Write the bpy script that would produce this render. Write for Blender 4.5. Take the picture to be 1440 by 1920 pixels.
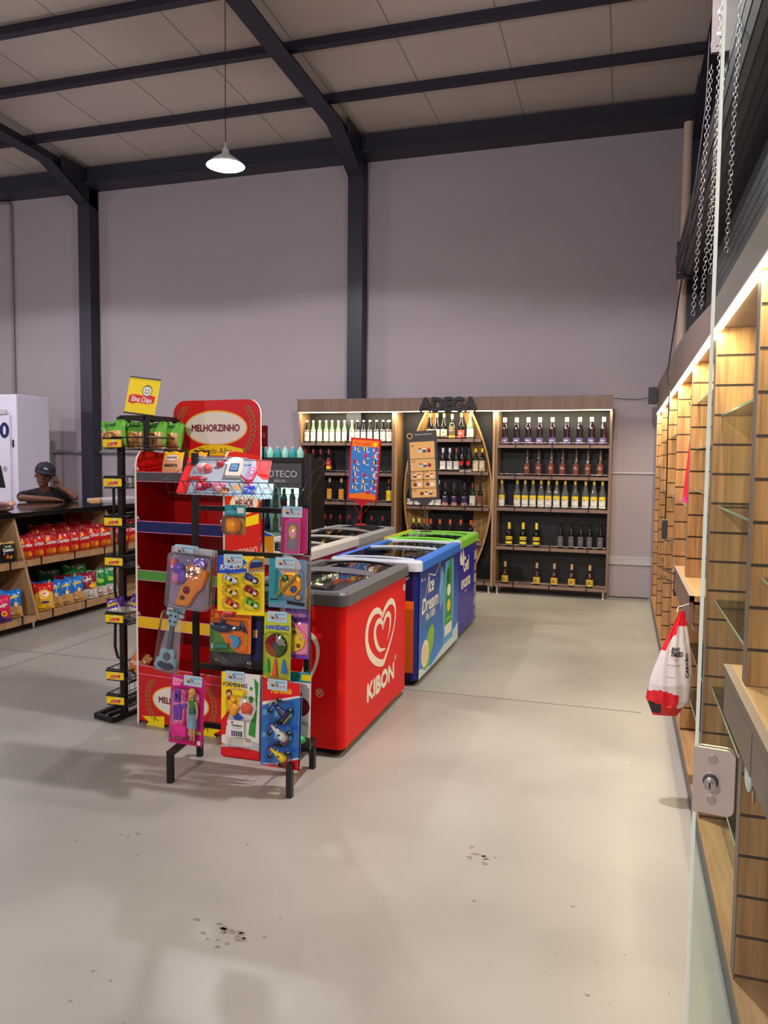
import bpy, math, random
from mathutils import Vector, Matrix, Euler
R = random.Random(7)
S = bpy.context.scene
for o in list(bpy.data.objects): bpy.data.objects.remove(o)
COL = S.collection
PI = math.pi
# ------------------------------------------------------------------ camera
wy = Vector((448, -92, 1450)).normalized()
dn = Vector((-217.92, 21792, 1450)); dn = (dn - wy * dn.dot(wy)).normalized()
up = -dn
wx = wy.cross(up)
if wx.x < 0: wx = -wx
# camera axes (right, up, back) written in world coordinates
cr = Vector((wx.x, wy.x, up.x)); cd = Vector((wx.y, wy.y, up.y)); cf = Vector((wx.z, wy.z, up.z))
rot = Matrix((cr, -cd, -cf)).transposed()
cam = bpy.data.cameras.new('camera'); co = bpy.data.objects.new('camera', cam); COL.objects.link(co)
cam.sensor_fit = 'VERTICAL'; cam.sensor_height = 36; cam.lens = 1450 / 1920 * 36
cam.clip_start = .05; cam.clip_end = 100
co.matrix_world = Matrix.Translation((0, 0, 1.62)) @ rot.to_4x4()
S.camera = co
# ------------------------------------------------------------------ view, world, lights
S.view_settings.view_transform = 'Standard'; S.view_settings.look = 'None'
S.view_settings.exposure = 0.0; S.view_settings.gamma = 1.0
S.view_settings.use_curve_mapping = False
w = bpy.data.worlds.new('world'); S.world = w; w.use_nodes = True
w.node_tree.nodes['Background'].inputs[0].default_value = (.9, .9, 1, 1)
w.node_tree.nodes['Background'].inputs[1].default_value = .0
PENDANT_W = 82; LED_W = 1.35; SPILL_W = 110
LK = [.78, .75, 1.95, 4.6, .8, .8]; LS = [.42, .42, .8, .8, .8, .8]   # strength of each lamp
LAMPS = [(-3.6, 6.6, 4.33), (-7.6, 6.6, 4.33), (-.4, 3.9, 4.33), (-2.4, -3.5, 4.33), (-7.8, -1.2, 4.33), (-11.6, 4.5, 4.33)]

def area(name, loc, sx, sy, power, color, rot=(0, 0, 0), spread=PI):
    l = bpy.data.lights.new(name, 'AREA'); l.shape = 'RECTANGLE'; l.size = sx; l.size_y = sy
    l.energy = power; l.color = color; l.spread = spread
    o = bpy.data.objects.new(name, l); COL.objects.link(o); o.location = loc; o.rotation_euler = rot
    return o
WARM = (1, .85, .56)
area('led_light', (.352, 5.4, 2.150), .015, 7.5, 62 * LED_W, WARM, (0, math.radians(-12), 0))
area('led_light', (-2.1, 9.385, 2.222), 3.9, .015, 30 * LED_W, (1, .88, .6), (math.radians(14), 0, 0))
# ------------------------------------------------------------------ materials
def lin(c):
    return tuple((x / 255 / 12.92 if x / 255 <= .04045 else ((x / 255 + .055) / 1.055) ** 2.4) for x in c)
MATS = {}
def mat(name, c, rough=.5, metal=0, emit=0, trans=0, alpha=1, spec=.5, ior=1.45, coat=0, bump=0, bscale=60, var=0, vscale=5):
    if name in MATS: return MATS[name]
    m = bpy.data.materials.new(name); m.use_nodes = True; nt = m.node_tree; b = nt.nodes['Principled BSDF']
    L = lin(c)
    b.inputs['Base Color'].default_value = (*L, 1); b.inputs['Roughness'].default_value = rough
    b.inputs['Metallic'].default_value = metal; b.inputs['Specular IOR Level'].default_value = spec
    b.inputs['Transmission Weight'].default_value = trans; b.inputs['Alpha'].default_value = alpha
    b.inputs['IOR'].default_value = ior; b.inputs['Coat Weight'].default_value = coat
    if emit:
        b.inputs['Emission Color'].default_value = (*L, 1); b.inputs['Emission Strength'].default_value = emit
    if bump or var:
        tc = nt.nodes.new('ShaderNodeTexCoord'); n = nt.nodes.new('ShaderNodeTexNoise')
        n.inputs['Detail'].default_value = 3
        nt.links.new(tc.outputs['Object'], n.inputs['Vector'])
        if bump:
            n.inputs['Scale'].default_value = bscale
            bp = nt.nodes.new('ShaderNodeBump'); bp.inputs['Strength'].default_value = bump; bp.inputs['Distance'].default_value = .01
            nt.links.new(n.outputs[0], bp.inputs['Height']); nt.links.new(bp.outputs[0], b.inputs['Normal'])
        if var:
            n2 = nt.nodes.new('ShaderNodeTexNoise'); n2.inputs['Scale'].default_value = vscale; n2.inputs['Detail'].default_value = 4
            nt.links.new(tc.outputs['Object'], n2.inputs['Vector'])
            mx = nt.nodes.new('ShaderNodeMix'); mx.data_type = 'RGBA'
            mx.inputs[6].default_value = (*[v * (1 - var) for v in L], 1); mx.inputs[7].default_value = (*[min(1, v * (1 + var)) for v in L], 1)
            nt.links.new(n2.outputs[0], mx.inputs[0]); nt.links.new(mx.outputs[2], b.inputs['Base Color'])
    MATS[name] = m; return m
def wood(name, c1, c2, scale=(60, 60, 2.5), rough=.45):
    m = bpy.data.materials.new(name); m.use_nodes = True; nt = m.node_tree; b = nt.nodes['Principled BSDF']
    tc = nt.nodes.new('ShaderNodeTexCoord'); mp = nt.nodes.new('ShaderNodeMapping'); mp.inputs['Scale'].default_value = scale
    n = nt.nodes.new('ShaderNodeTexNoise'); n.inputs['Scale'].default_value = 1; n.inputs['Detail'].default_value = 5; n.inputs['Distortion'].default_value = .6
    n2 = nt.nodes.new('ShaderNodeTexNoise'); n2.inputs['Scale'].default_value = .22; n2.inputs['Detail'].default_value = 2
    r = nt.nodes.new('ShaderNodeValToRGB'); r.color_ramp.elements[0].position = .32; r.color_ramp.elements[1].position = .68
    r.color_ramp.elements[0].color = (*lin(c1), 1); r.color_ramp.elements[1].color = (*lin(c2), 1)
    ad = nt.nodes.new('ShaderNodeMath'); ad.operation = 'MULTIPLY_ADD'; ad.inputs[1].default_value = .45
    nt.links.new(tc.outputs['Object'], mp.inputs[0]); nt.links.new(mp.outputs[0], n.inputs['Vector']); nt.links.new(mp.outputs[0], n2.inputs['Vector'])
    ml = nt.nodes.new('ShaderNodeMath'); ml.operation = 'MULTIPLY'; ml.inputs[1].default_value = .55
    nt.links.new(n2.outputs[0], ml.inputs[0]); nt.links.new(n.outputs[0], ad.inputs[0]); nt.links.new(ml.outputs[0], ad.inputs[2])
    nt.links.new(ad.outputs[0], r.inputs[0]); nt.links.new(r.outputs[0], b.inputs['Base Color'])
    b.inputs['Roughness'].default_value = rough; MATS[name] = m; return m

def floor_mat():
    m = bpy.data.materials.new('polished concrete'); m.use_nodes = True; nt = m.node_tree; b = nt.nodes['Principled BSDF']
    tc = nt.nodes.new('ShaderNodeTexCoord')
    def noise(s, d, dist=0):
        n = nt.nodes.new('ShaderNodeTexNoise'); n.inputs['Scale'].default_value = s; n.inputs['Detail'].default_value = d; n.inputs['Distortion'].default_value = dist
        nt.links.new(tc.outputs['Object'], n.inputs['Vector']); return n
    a = noise(.9, 6, .4); r = nt.nodes.new('ShaderNodeValToRGB')
    r.color_ramp.elements[0].position = .05; r.color_ramp.elements[1].position = .95
    r.color_ramp.elements[0].color = (*lin((124, 119, 113)), 1); r.color_ramp.elements[1].color = (*lin((182, 177, 170)), 1)
    nt.links.new(a.outputs[0], r.inputs[0])
    nt.links.new(r.outputs[0], b.inputs['Base Color'])
    q = noise(2.2, 5, .5); rr = nt.nodes.new('ShaderNodeMapRange'); rr.inputs[3].default_value = .27; rr.inputs[4].default_value = .50
    nt.links.new(q.outputs[0], rr.inputs[0]); nt.links.new(rr.outputs[0], b.inputs['Roughness'])
    bp = nt.nodes.new('ShaderNodeBump'); bp.inputs['Strength'].default_value = .08; bp.inputs['Distance'].default_value = .02
    f = noise(5, 5); nt.links.new(f.outputs[0], bp.inputs['Height']); nt.links.new(bp.outputs[0], b.inputs['Normal'])
    b.inputs['Specular IOR Level'].default_value = .55
    return m
FLOOR = floor_mat()
def wall_mat():
    m = bpy.data.materials.new('painted block wall'); m.use_nodes = True; nt = m.node_tree; b = nt.nodes['Principled BSDF']
    tc = nt.nodes.new('ShaderNodeTexCoord'); n = nt.nodes.new('ShaderNodeTexNoise'); n.inputs['Scale'].default_value = .8; n.inputs['Detail'].default_value = 4
    nt.links.new(tc.outputs['Object'], n.inputs['Vector'])
    r = nt.nodes.new('ShaderNodeValToRGB'); r.color_ramp.elements[0].color = (*lin((162, 150, 158)), 1); r.color_ramp.elements[1].color = (*lin((172, 161, 167)), 1)
    nt.links.new(n.outputs[0], r.inputs[0]); nt.links.new(r.outputs[0], b.inputs['Base Color'])
    mp = nt.nodes.new('ShaderNodeMapping'); mp.inputs['Rotation'].default_value = (PI / 2, 0, 0); nt.links.new(tc.outputs['Object'], mp.inputs[0])
    br = nt.nodes.new('ShaderNodeTexBrick'); br.inputs['Scale'].default_value = 1; br.inputs['Mortar Size'].default_value = .004
    br.inputs['Brick Width'].default_value = .4; br.inputs['Row Height'].default_value = .2; br.inputs['Mortar Smooth'].default_value = .6
    nt.links.new(mp.outputs[0], br.inputs['Vector'])
    bp = nt.nodes.new('ShaderNodeBump'); bp.inputs['Strength'].default_value = .12; bp.inputs['Distance'].default_value = .01; bp.invert = True
    nt.links.new(br.outputs['Fac'], bp.inputs['Height']); nt.links.new(bp.outputs[0], b.inputs['Normal'])
    b.inputs['Roughness'].default_value = .75; return m
WALL = wall_mat()
CEIL = mat('roof panel', (196, 182, 174), .6, var=.06, vscale=1.5)
SEAM = mat('roof seam', (150, 138, 134), .6)
STEEL = mat('dark navy steel', (44, 42, 58), .45, bump=.05)
BLACK = mat('black metal', (22, 20, 21), .4)
BLK2 = mat('black board', (26, 25, 28), .5, bump=.05)
CHROME = mat('brushed steel', (205, 196, 190), .22, 1)
ZINC = mat('zinc chain', (150, 145, 142), .4, .8)
WHITE = mat('white enamel', (226, 222, 228), .35)
PAPER = mat('white paper', (235, 232, 226), .6)
CREAM = mat('cream', (240, 230, 215), .5)
YEL = mat('yellow print', (255, 220, 6), .45); YEL2 = mat('warm yellow', (250, 180, 30), .45)
RED = mat('red print', (224, 10, 22), .4); DRED = mat('red board', (176, 4, 8), .4, bump=.02)
CRIM = mat('crimson', (200, 24, 48), .4); PINK = mat('pink print', (232, 60, 150), .4); LPINK = mat('light pink', (245, 150, 190), .4)
BLUE = mat('blue print', (28, 80, 200), .4); NAVY = mat('navy print', (28, 32, 92), .4); SKY = mat('sky blue print', (90, 170, 225), .4)
LBLUE = mat('pale blue print', (178, 212, 226), .45); TEAL = mat('teal print', (40, 150, 160), .4)
GREEN = mat('green print', (50, 150, 50), .4); LIME = mat('lime print', (150, 205, 50), .4); DGREEN = mat('dark green print', (20, 90, 50), .4)
ORANGE = mat('orange print', (248, 120, 20), .4); PURP = mat('purple print', (120, 60, 180), .4); GREY = mat('grey print', (130, 130, 134), .45)
DGREY = mat('dark grey plastic', (74, 74, 80), .38); LGREY = mat('light grey plastic', (190, 190, 194), .35)
INK = mat('black ink', (14, 12, 14), .5); TAN = mat('tan print', (226, 178, 120), .5); BROWN = mat('brown print', (110, 60, 36), .5); MAROON = mat('maroon print', (120, 20, 40), .45)
def sheet(name, tint, rough=.0, ior=1.5, gloss=.8, milk=0, bump=0, bscale=40):
    m = bpy.data.materials.new(name); m.use_nodes = True; nt = m.node_tree; nt.nodes.remove(nt.nodes['Principled BSDF']); out = nt.nodes['Material Output']
    tr = nt.nodes.new('ShaderNodeBsdfTransparent'); tr.inputs[0].default_value = (*lin(tint), 1); g = nt.nodes.new('ShaderNodeBsdfGlossy'); g.inputs['Roughness'].default_value = rough
    fz = nt.nodes.new('ShaderNodeFresnel'); fz.inputs[0].default_value = ior; ml = nt.nodes.new('ShaderNodeMath'); ml.operation = 'MULTIPLY'; ml.inputs[1].default_value = gloss; ml.use_clamp = True
    mx = nt.nodes.new('ShaderNodeMixShader'); nt.links.new(fz.outputs[0], ml.inputs[0]); nt.links.new(ml.outputs[0], mx.inputs[0]); nt.links.new(tr.outputs[0], mx.inputs[1]); nt.links.new(g.outputs[0], mx.inputs[2]); last = mx
    if milk:
        df = nt.nodes.new('ShaderNodeBsdfDiffuse'); m2 = nt.nodes.new('ShaderNodeMixShader'); m2.inputs[0].default_value = milk; nt.links.new(mx.outputs[0], m2.inputs[1]); nt.links.new(df.outputs[0], m2.inputs[2]); last = m2
    if bump:
        tc = nt.nodes.new('ShaderNodeTexCoord'); n = nt.nodes.new('ShaderNodeTexNoise'); n.inputs['Scale'].default_value = bscale; nt.links.new(tc.outputs['Object'], n.inputs['Vector'])
        bp = nt.nodes.new('ShaderNodeBump'); bp.inputs['Strength'].default_value = bump; bp.inputs['Distance'].default_value = .01; nt.links.new(n.outputs[0], bp.inputs['Height']); nt.links.new(bp.outputs[0], g.inputs['Normal']); nt.links.new(bp.outputs[0], fz.inputs['Normal'])
    nt.links.new(last.outputs[0], out.inputs[0]); MATS[name] = m; return m
GLASS = sheet('clear glass', (240, 247, 243))
CLEAR = sheet('clear blister plastic', (253, 253, 253), .05, gloss=.6, milk=.01)
CLEAR2 = sheet('clear wrapping film', (248, 248, 250), .1, gloss=1.1, milk=.035, bump=.5, bscale=30)
GEDGE = mat('polished glass edge', (236, 244, 226), .35, spec=1.0)
SKIN = mat('brown skin', (112, 68, 50), .5); CLOTH = mat('black cotton', (20, 20, 24), .85, bump=.2, bscale=200)
SLAT = wood('amber slat wood', (124, 82, 46), (204, 152, 96), (70, 70, 3))
EDGE = mat('mauve brown edge band', (128, 104, 92), .5)
OAK = wood('oak top', (164, 120, 76), (208, 166, 116), (50, 4, 50))
WBRN = wood('walnut brown', (106, 80, 66), (138, 108, 92), (50, 50, 3))
WEDGE = mat('walnut shelf edge', (132, 106, 94), .5)
LTWD = wood('light wood panel', (150, 112, 76), (190, 150, 106), (40, 40, 2.5))
STAVE = wood('barrel stave wood', (150, 110, 66), (196, 154, 98), (50, 50, 3))
GROOVE = mat('slat groove', (60, 40, 28), .7)
LEDM = mat('led diffuser', (255, 238, 176), .5, emit=18)
# ------------------------------------------------------------------ mesh builder
TXT = {}
def text_geo(s, res=3):
    if (s, res) in TXT: return TXT[(s, res)]
    c = bpy.data.curves.new('t', 'FONT'); c.body = s; c.size = 1; c.resolution_u = res; c.fill_mode = 'FRONT'
    o = bpy.data.objects.new('t', c); COL.objects.link(o)
    me = o.to_mesh(); g = ([tuple(v.co) for v in me.vertices], [tuple(p.vertices) for p in me.polygons])
    o.to_mesh_clear(); bpy.data.objects.remove(o); bpy.data.curves.remove(c)
    xs = [v[0] for v in g[0]] or [0]; TXT[(s, res)] = (g[0], g[1], min(xs), max(xs)); return TXT[(s, res)]
class Fr:  # a flat frame: origin, right, up
    def __init__(s, o, u=(1, 0, 0), v=(0, 0, 1)):
        s.o = Vector(o); s.u = Vector(u).normalized(); s.v = Vector(v).normalized(); s.n = s.u.cross(s.v)
    def p(s, x, y, d=0): return s.o + s.u * x + s.v * y + s.n * d
class M:
    def __init__(s): s.v = []; s.f = []; s.mi = []; s.m = []; s.sm = []
    def idx(s, m):
        if m not in s.m: s.m.append(m)
        return s.m.index(m)
    def add(s, vs, fs, m, smooth=False):
        b = len(s.v); s.v += [tuple(x) for x in vs]; k = s.idx(m)
        for f in fs: s.f.append(tuple(b + i for i in f)); s.mi.append(k); s.sm.append(smooth)
        return s
    def box(s, x0, x1, y0, y1, z0, z1, m, T=None):
        vs = [Vector((x, y, z)) for x in (x0, x1) for y in (y0, y1) for z in (z0, z1)]
        if T: vs = [T @ v for v in vs]
        return s.add(vs, [(0, 1, 3, 2), (4, 6, 7, 5), (0, 4, 5, 1), (2, 3, 7, 6), (0, 2, 6, 4), (1, 5, 7, 3)], m)
    def prism(s, pts, F, d0, d1, m, side=None):  # polygon in frame F, extruded from d0 to d1 along n
        n = len(pts)
        vs = [F.p(x, y, d0) for x, y in pts] + [F.p(x, y, d1) for x, y in pts]
        s.add(vs, [tuple(range(n))[::-1], tuple(range(n, 2 * n))], m)
        return s.add(vs, [(i, (i + 1) % n, n + (i + 1) % n, n + i) for i in range(n)], side or m)
    def poly(s, F, pts, m, d=.0005): return s.add([F.p(x, y, d) for x, y in pts], [tuple(range(len(pts)))], m)
    def rect(s, F, x0, y0, x1, y1, m, d=.0005): return s.poly(F, [(x0, y0), (x1, y0), (x1, y1), (x0, y1)], m, d)
    def ell(s, F, x, y, rx, ry, m, d=.0006, n=24, a=0):
        ca, sa = math.cos(a), math.sin(a)
        return s.poly(F, [(x + rx * math.cos(t) * ca - ry * math.sin(t) * sa, y + rx * math.cos(t) * sa + ry * math.sin(t) * ca) for t in [2 * PI * i / n for i in range(n)]], m, d)
    def strip(s, F, pts, wd, m, d=.0006, close=False):  # a stroke of width wd along points
        n = len(pts); vs = []; P = [Vector(p) for p in pts]
        ws = wd if isinstance(wd, (list, tuple)) else [wd] * n
        for i in range(n):
            a = P[(i - 1) % n] if (close or i > 0) else P[i]; b = P[(i + 1) % n] if (close or i < n - 1) else P[i]
            t = (b - a); t = t.normalized() if t.length > 0 else Vector((1, 0)); nn = Vector((-t.y, t.x)) * ws[i] / 2
            vs += [F.p(*(P[i] + nn), d), F.p(*(P[i] - nn), d)]
        k = n if close else n - 1
        return s.add(vs, [(2 * i, 2 * i + 1, (2 * i + 3) % (2 * n), (2 * i + 2) % (2 * n)) for i in range(k)], m)
    def text(s, F, t, x, y, h, m, d=.001, al='C', sx=1, bold=0, rot=0, slant=0, depth=0, fn=None, W=None):
        vs, fs, x0, x1 = text_geo(t); k = h / .72
        if W: sx = W / ((x1 - x0) * k)
        wdt = (x1 - x0) * k * sx
        ox = x - (wdt / 2 if al == 'C' else 0 if al == 'L' else wdt)
        cr_, sr_ = math.cos(rot), math.sin(rot)
        offs = [(0, 0)] if not bold else [(0, 0), (bold, 0), (-bold, 0), (0, bold), (0, -bold)]
        for q, (bx, by) in enumerate(offs):
            out = []
            for v in vs:
                X = (v[0] - x0) * k * sx + ox + bx + v[1] * k * slant - x; Y = v[1] * k + by
                X, Y = X * cr_ - Y * sr_ + x, X * sr_ + Y * cr_ + y
                out.append(fn(X, Y, d + q * .00005) if fn else F.p(X, Y, d + q * .00005))
            s.add(out, fs, m)
            if depth:
                s.add([v + F.n * 0 for v in out], fs, m)
        return s
    def cyl(s, a, b, r1, m, r2=None, n=12, caps=True, smooth=True):
        a = Vector(a); b = Vector(b); r2 = r1 if r2 is None else r2; t = (b - a).normalized()
        u = t.orthogonal().normalized(); v = t.cross(u)
        vs = [a + (u * math.cos(2 * PI * i / n) + v * math.sin(2 * PI * i / n)) * r1 for i in range(n)] + [b + (u * math.cos(2 * PI * i / n) + v * math.sin(2 * PI * i / n)) * r2 for i in range(n)]
        s.add(vs, [(i, (i + 1) % n, n + (i + 1) % n, n + i) for i in range(n)], m, smooth)
        if caps: s.add(vs, [tuple(range(n))[::-1], tuple(range(n, 2 * n))], m)
        return s
    def tube(s, pts, r, m, n=6, close=False):
        P = [Vector(p) for p in pts]; k = len(P); vs = []; pu = None
        for i in range(k):
            a = P[(i - 1) % k] if (close or i) else P[i]; b = P[(i + 1) % k] if (close or i < k - 1) else P[i]
            t = (b - a).normalized(); u = pu - t * pu.dot(t) if pu else t.orthogonal(); u.normalize(); pu = u; v = t.cross(u)
            vs += [P[i] + (u * math.cos(2 * PI * j / n) + v * math.sin(2 * PI * j / n)) * r for j in range(n)]
        fs = [(i * n + j, i * n + (j + 1) % n, ((i + 1) % k) * n + (j + 1) % n, ((i + 1) % k) * n + j) for i in range(k if close else k - 1) for j in range(n)]
        s.add(vs, fs, m, True)
        if not close: s.add(vs, [tuple(range(n))[::-1], tuple((k - 1) * n + j for j in range(n))], m)
        return s
    def bar(s, a, b, wd, m, ht=None):  # square tube between two points
        a = Vector(a); b = Vector(b); t = (b - a).normalized(); ht = ht or wd
        u = Vector((0, 0, 1)).cross(t); u = u.normalized() if u.length > 1e-4 else Vector((1, 0, 0)); v = t.cross(u)
        vs = [p + u * x * wd / 2 + v * y * ht / 2 for p in (a, b) for x, y in ((-1, -1), (1, -1), (1, 1), (-1, 1))]
        return s.add(vs, [(0, 1, 5, 4), (1, 2, 6, 5), (2, 3, 7, 6), (3, 0, 4, 7), (3, 2, 1, 0), (4, 5, 6, 7)], m)
    def lathe(s, prof, m, c=(0, 0, 0), n=18, a0=0, a1=2 * PI, fn=None):
        full = abs(a1 - a0 - 2 * PI) < 1e-6; k = n if full else n + 1; c = Vector(c)
        vs = [c + Vector((r * math.cos(a0 + (a1 - a0) * i / n), r * math.sin(a0 + (a1 - a0) * i / n), z)) for r, z in prof for i in range(k)]
        if fn: vs = [fn(v) for v in vs]
        fs = [(j * k + i, j * k + (i + 1) % k, (j + 1) * k + (i + 1) % k, (j + 1) * k + i) for j in range(len(prof) - 1) for i in range(n)]
        s.add(vs, fs, m, True)
        if full:
            if prof[0][0] > 1e-5: s.add(vs, [tuple(range(k))[::-1]], m)
            if prof[-1][0] > 1e-5: s.add(vs, [tuple((len(prof) - 1) * k + i for i in range(k))], m)
        return s
    def ball(s, c, r, m, n=12, T=None):
        r = r if isinstance(r, (tuple, list)) else (r, r, r); c = Vector(c); k = n // 2 + 1
        vs = []
        for j in range(k):
            th = PI * j / (k - 1)
            for i in range(n):
                p = Vector((math.sin(th) * math.cos(2 * PI * i / n) * r[0], math.sin(th) * math.sin(2 * PI * i / n) * r[1], math.cos(th) * r[2]))
                if T: p = T @ p
                vs.append(c + p)
        return s.add(vs, [(j * n + i, (j + 1) * n + i, (j + 1) * n + (i + 1) % n, j * n + (i + 1) % n) for j in range(k - 1) for i in range(n)], m, True)
    def build(s, name, parent=None, label=None, cat=None, group=None, kind=None, bevel=0, loc=None):
        me = bpy.data.meshes.new(name); off = Vector(loc) if loc is not None else Vector((0, 0, 0))
        me.from_pydata([Vector(v) - off for v in s.v], [], s.f)
        for m in s.m: me.materials.append(m)
        me.polygons.foreach_set('material_index', s.mi); me.polygons.foreach_set('use_smooth', s.sm); me.update()
        o = bpy.data.objects.new(name, me); COL.objects.link(o); o.location = off
        if bevel:
            b = o.modifiers.new('bevel', 'BEVEL'); b.width = bevel; b.segments = 2; b.limit_method = 'ANGLE'; b.angle_limit = math.radians(50)
        if parent: o.parent = parent
        tag(o, label, cat, group, kind); return o
def tag(o, label=None, cat=None, group=None, kind=None):
    if label: o['label'] = label
    if cat: o['category'] = cat
    if group: o['group'] = group
    if kind: o['kind'] = kind
    return o
def thing(name, label, cat, loc=(0, 0, 0), rz=0, group=None, rot=None):
    o = bpy.data.objects.new(name, None); o.empty_display_size = .05; COL.objects.link(o)
    o.location = loc; o.rotation_euler = rot or (0, 0, rz); return tag(o, label, cat, group)
def copy_tree(o, parent=None):
    c = o.copy(); COL.objects.link(c); c.parent = parent
    for ch in o.children: copy_tree(ch, c)
    return c
def rrect(x0, y0, x1, y1, r, n=5, corners=(1, 1, 1, 1)):
    out = []
    for k, (cx, cy, a) in enumerate(((x1 - r, y1 - r, 0), (x0 + r, y1 - r, PI / 2), (x0 + r, y0 + r, PI), (x1 - r, y0 + r, 3 * PI / 2))):
        if corners[k]: out += [(cx + r * math.cos(a + PI / 2 * i / n), cy + r * math.sin(a + PI / 2 * i / n)) for i in range(n + 1)]
        else: out += [((x1, y1), (x0, y1), (x0, y0), (x1, y0))[k]]
    return out
ZF = Fr((0, 0, 0), (1, 0, 0), (0, 1, 0))  # horizontal frame, n = +z
ORD = 'first second third fourth fifth sixth seventh eighth ninth tenth eleventh twelfth thirteenth fourteenth fifteenth sixteenth'.split()
# ================================================================== room
M().box(-14, .85, -6, 9.8, -.1, 0, FLOOR).build('floor', kind='structure')
t = M(); t.box(-14, .16, 5.205, 5.211, .0, .0012, mat('floor joint', (92, 86, 80), .7)); t.box(-4.49, -4.484, 1, 8, .0, .0012, MATS['floor joint']).build('trim_1', kind='structure', label='saw-cut joints in the concrete floor')
M().box(-14.1, .95, 9.77, 9.97, 0, 6.2, WALL).build('wall_back', kind='structure')
M().box(-14.2, -14, -6, 9.77, 0, 7, WALL).build('wall_left', kind='structure')
RW = mat('dark cladding', (66, 62, 66), .6, bump=.1, bscale=8)
M().box(.85, 1.0, -6, 9.77, 0, 7, RW).build('wall_right', kind='structure')
M().box(-14, .85, -6.2, -6, 0, 7.2, WALL).build('wall_front', kind='structure')
t = M(); zc = lambda y: 5.745 + (9.77 - y) * .03
vs = [(-14.1, 9.9, zc(9.9)), (1, 9.9, zc(9.9)), (1, -6.1, zc(-6.1)), (-14.1, -6.1, zc(-6.1))]
t.add(vs + [(a, b, c + .1) for a, b, c in vs], [(0, 1, 2, 3), (7, 6, 5, 4), (0, 4, 5, 1), (1, 5, 6, 2), (2, 6, 7, 3), (3, 7, 4, 0)], CEIL)
x = -13.5
while x < .8:
    for y0, y1 in ((-6, 9.7),):
        t.add([(x, y0, zc(y0) - .002), (x + .012, y0, zc(y0) - .002), (x + .012, y1, zc(y1) - .002), (x, y1, zc(y1) - .002)], [(0, 1, 2, 3)], SEAM)
    x += 1.02
t.build('ceiling', kind='structure')
i = 2
def trim(m, label):
    global i
    m.build('trim_%d' % i, kind='structure', label=label); i += 1
for k, y in enumerate([8.52, 7.44, 6.46, 5.45, 4.4, 3.35, 2.3, 1.2, .1, -1, -2.1, -3.2, -4.3, -5.4]):
    z = zc(y); t = M(); t.box(-14, .84, y - .03, y + .03, z - .095, z - .004, STEEL); t.box(-14, .84, y - .06, y + .03, z - .10, z - .094, STEEL)
    trim(t, 'dark steel purlin running across under the roof panels')
t = M(); t.box(-14, .84, 9.5, 9.77, 5.47, 5.715, STEEL); t.box(-14, .84, 9.44, 9.5, 5.47, 5.5, STEEL); trim(t, 'deep dark steel eave beam along the top of the back wall')
for k, xc in enumerate([-3.37, -7.5, -11.63, .74]):
    t = M(); w2 = .1
    t.box(xc - w2, xc + w2, 9.57, 9.768, 0, 5.55, STEEL)
    F = Fr((xc, 0, 0), (0, 1, 0), (0, 0, 1))
    top = lambda y: zc(y) - .05
    pr = [(9.768, 5.2), (9.57, 5.26), (8.82, zc(8.8) - .19), (8.82, zc(8.8) - .19), (-6, zc(-6) - .19), (-6, top(-6)), (9.768, top(9.768))]
    del pr[3]
    t.prism(pr, F, -.012, .012, STEEL)
    for a, b in zip(pr[:4], pr[1:5]):  # lower flange
        if a[0] > 9.6: continue
        t.bar((xc, a[0], a[1]), (xc, b[0], b[1]), 2 * w2, STEEL, .016)
    t.bar((xc, 9.62, 5.24), (xc, 8.82, zc(8.8) - .19), 2 * w2, STEEL, .016)
    for dx in (-w2, w2 - .008): t.prism([(9.768, 5.2), (9.57, 5.24), (9.0, zc(9) - .27), (9.0, top(9)), (9.768, top(9.7))], Fr((xc + dx, 0, 0), (0, 1, 0), (0, 0, 1)), 0, .008, STEEL)
    trim(t, 'dark steel column with its haunched rafter')
t = M()
t.box(-.13, .84, 9.745, 9.77, 1.49, 1.51, LGREY); t.box(-.13, .84, 9.745, 9.77, .47, .49, LGREY)
t.box(-.13, .84, 9.75, 9.77, .39, .47, mat('pale wall band', (186, 178, 184), .6)); trim(t, 'thin pale ledges on the wall right of the liquor shelves')
# stains and scratches on the floor
t = M(); ST = mat('floor stain', (128, 118, 109), .6)
for cx, cy, n, sp in ((-1.25, 2.28, 26, .07), (-.52, 3.06, 14, .06), (-1.98, 2.77, 3, .02), (-.6, 2.6, 8, .5), (-.2, 2.4, 14, .5), (-1.6, 2.0, 10, .6), (.0, 4.2, 8, .5), (-.5, 5.9, 6, .4), (-2.6, 2.4, 6, .5)):
    for k in range(n):
        x = cx + R.gauss(0, sp); y = cy + R.gauss(0, sp * .5); r = R.uniform(.002, .007) * (1.6 if sp < .1 else .8)
        t.add([(x + r * R.uniform(.6, 1.4) * math.cos(a) * 1.4, y + r * R.uniform(.6, 1.4) * math.sin(a), .0008) for a in [2 * PI * j / 9 for j in range(9)]], [tuple(range(9))], ST)
t.build('trim_%d' % i, kind='structure', label='dark scuffs and specks on the concrete floor'); i += 1
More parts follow.
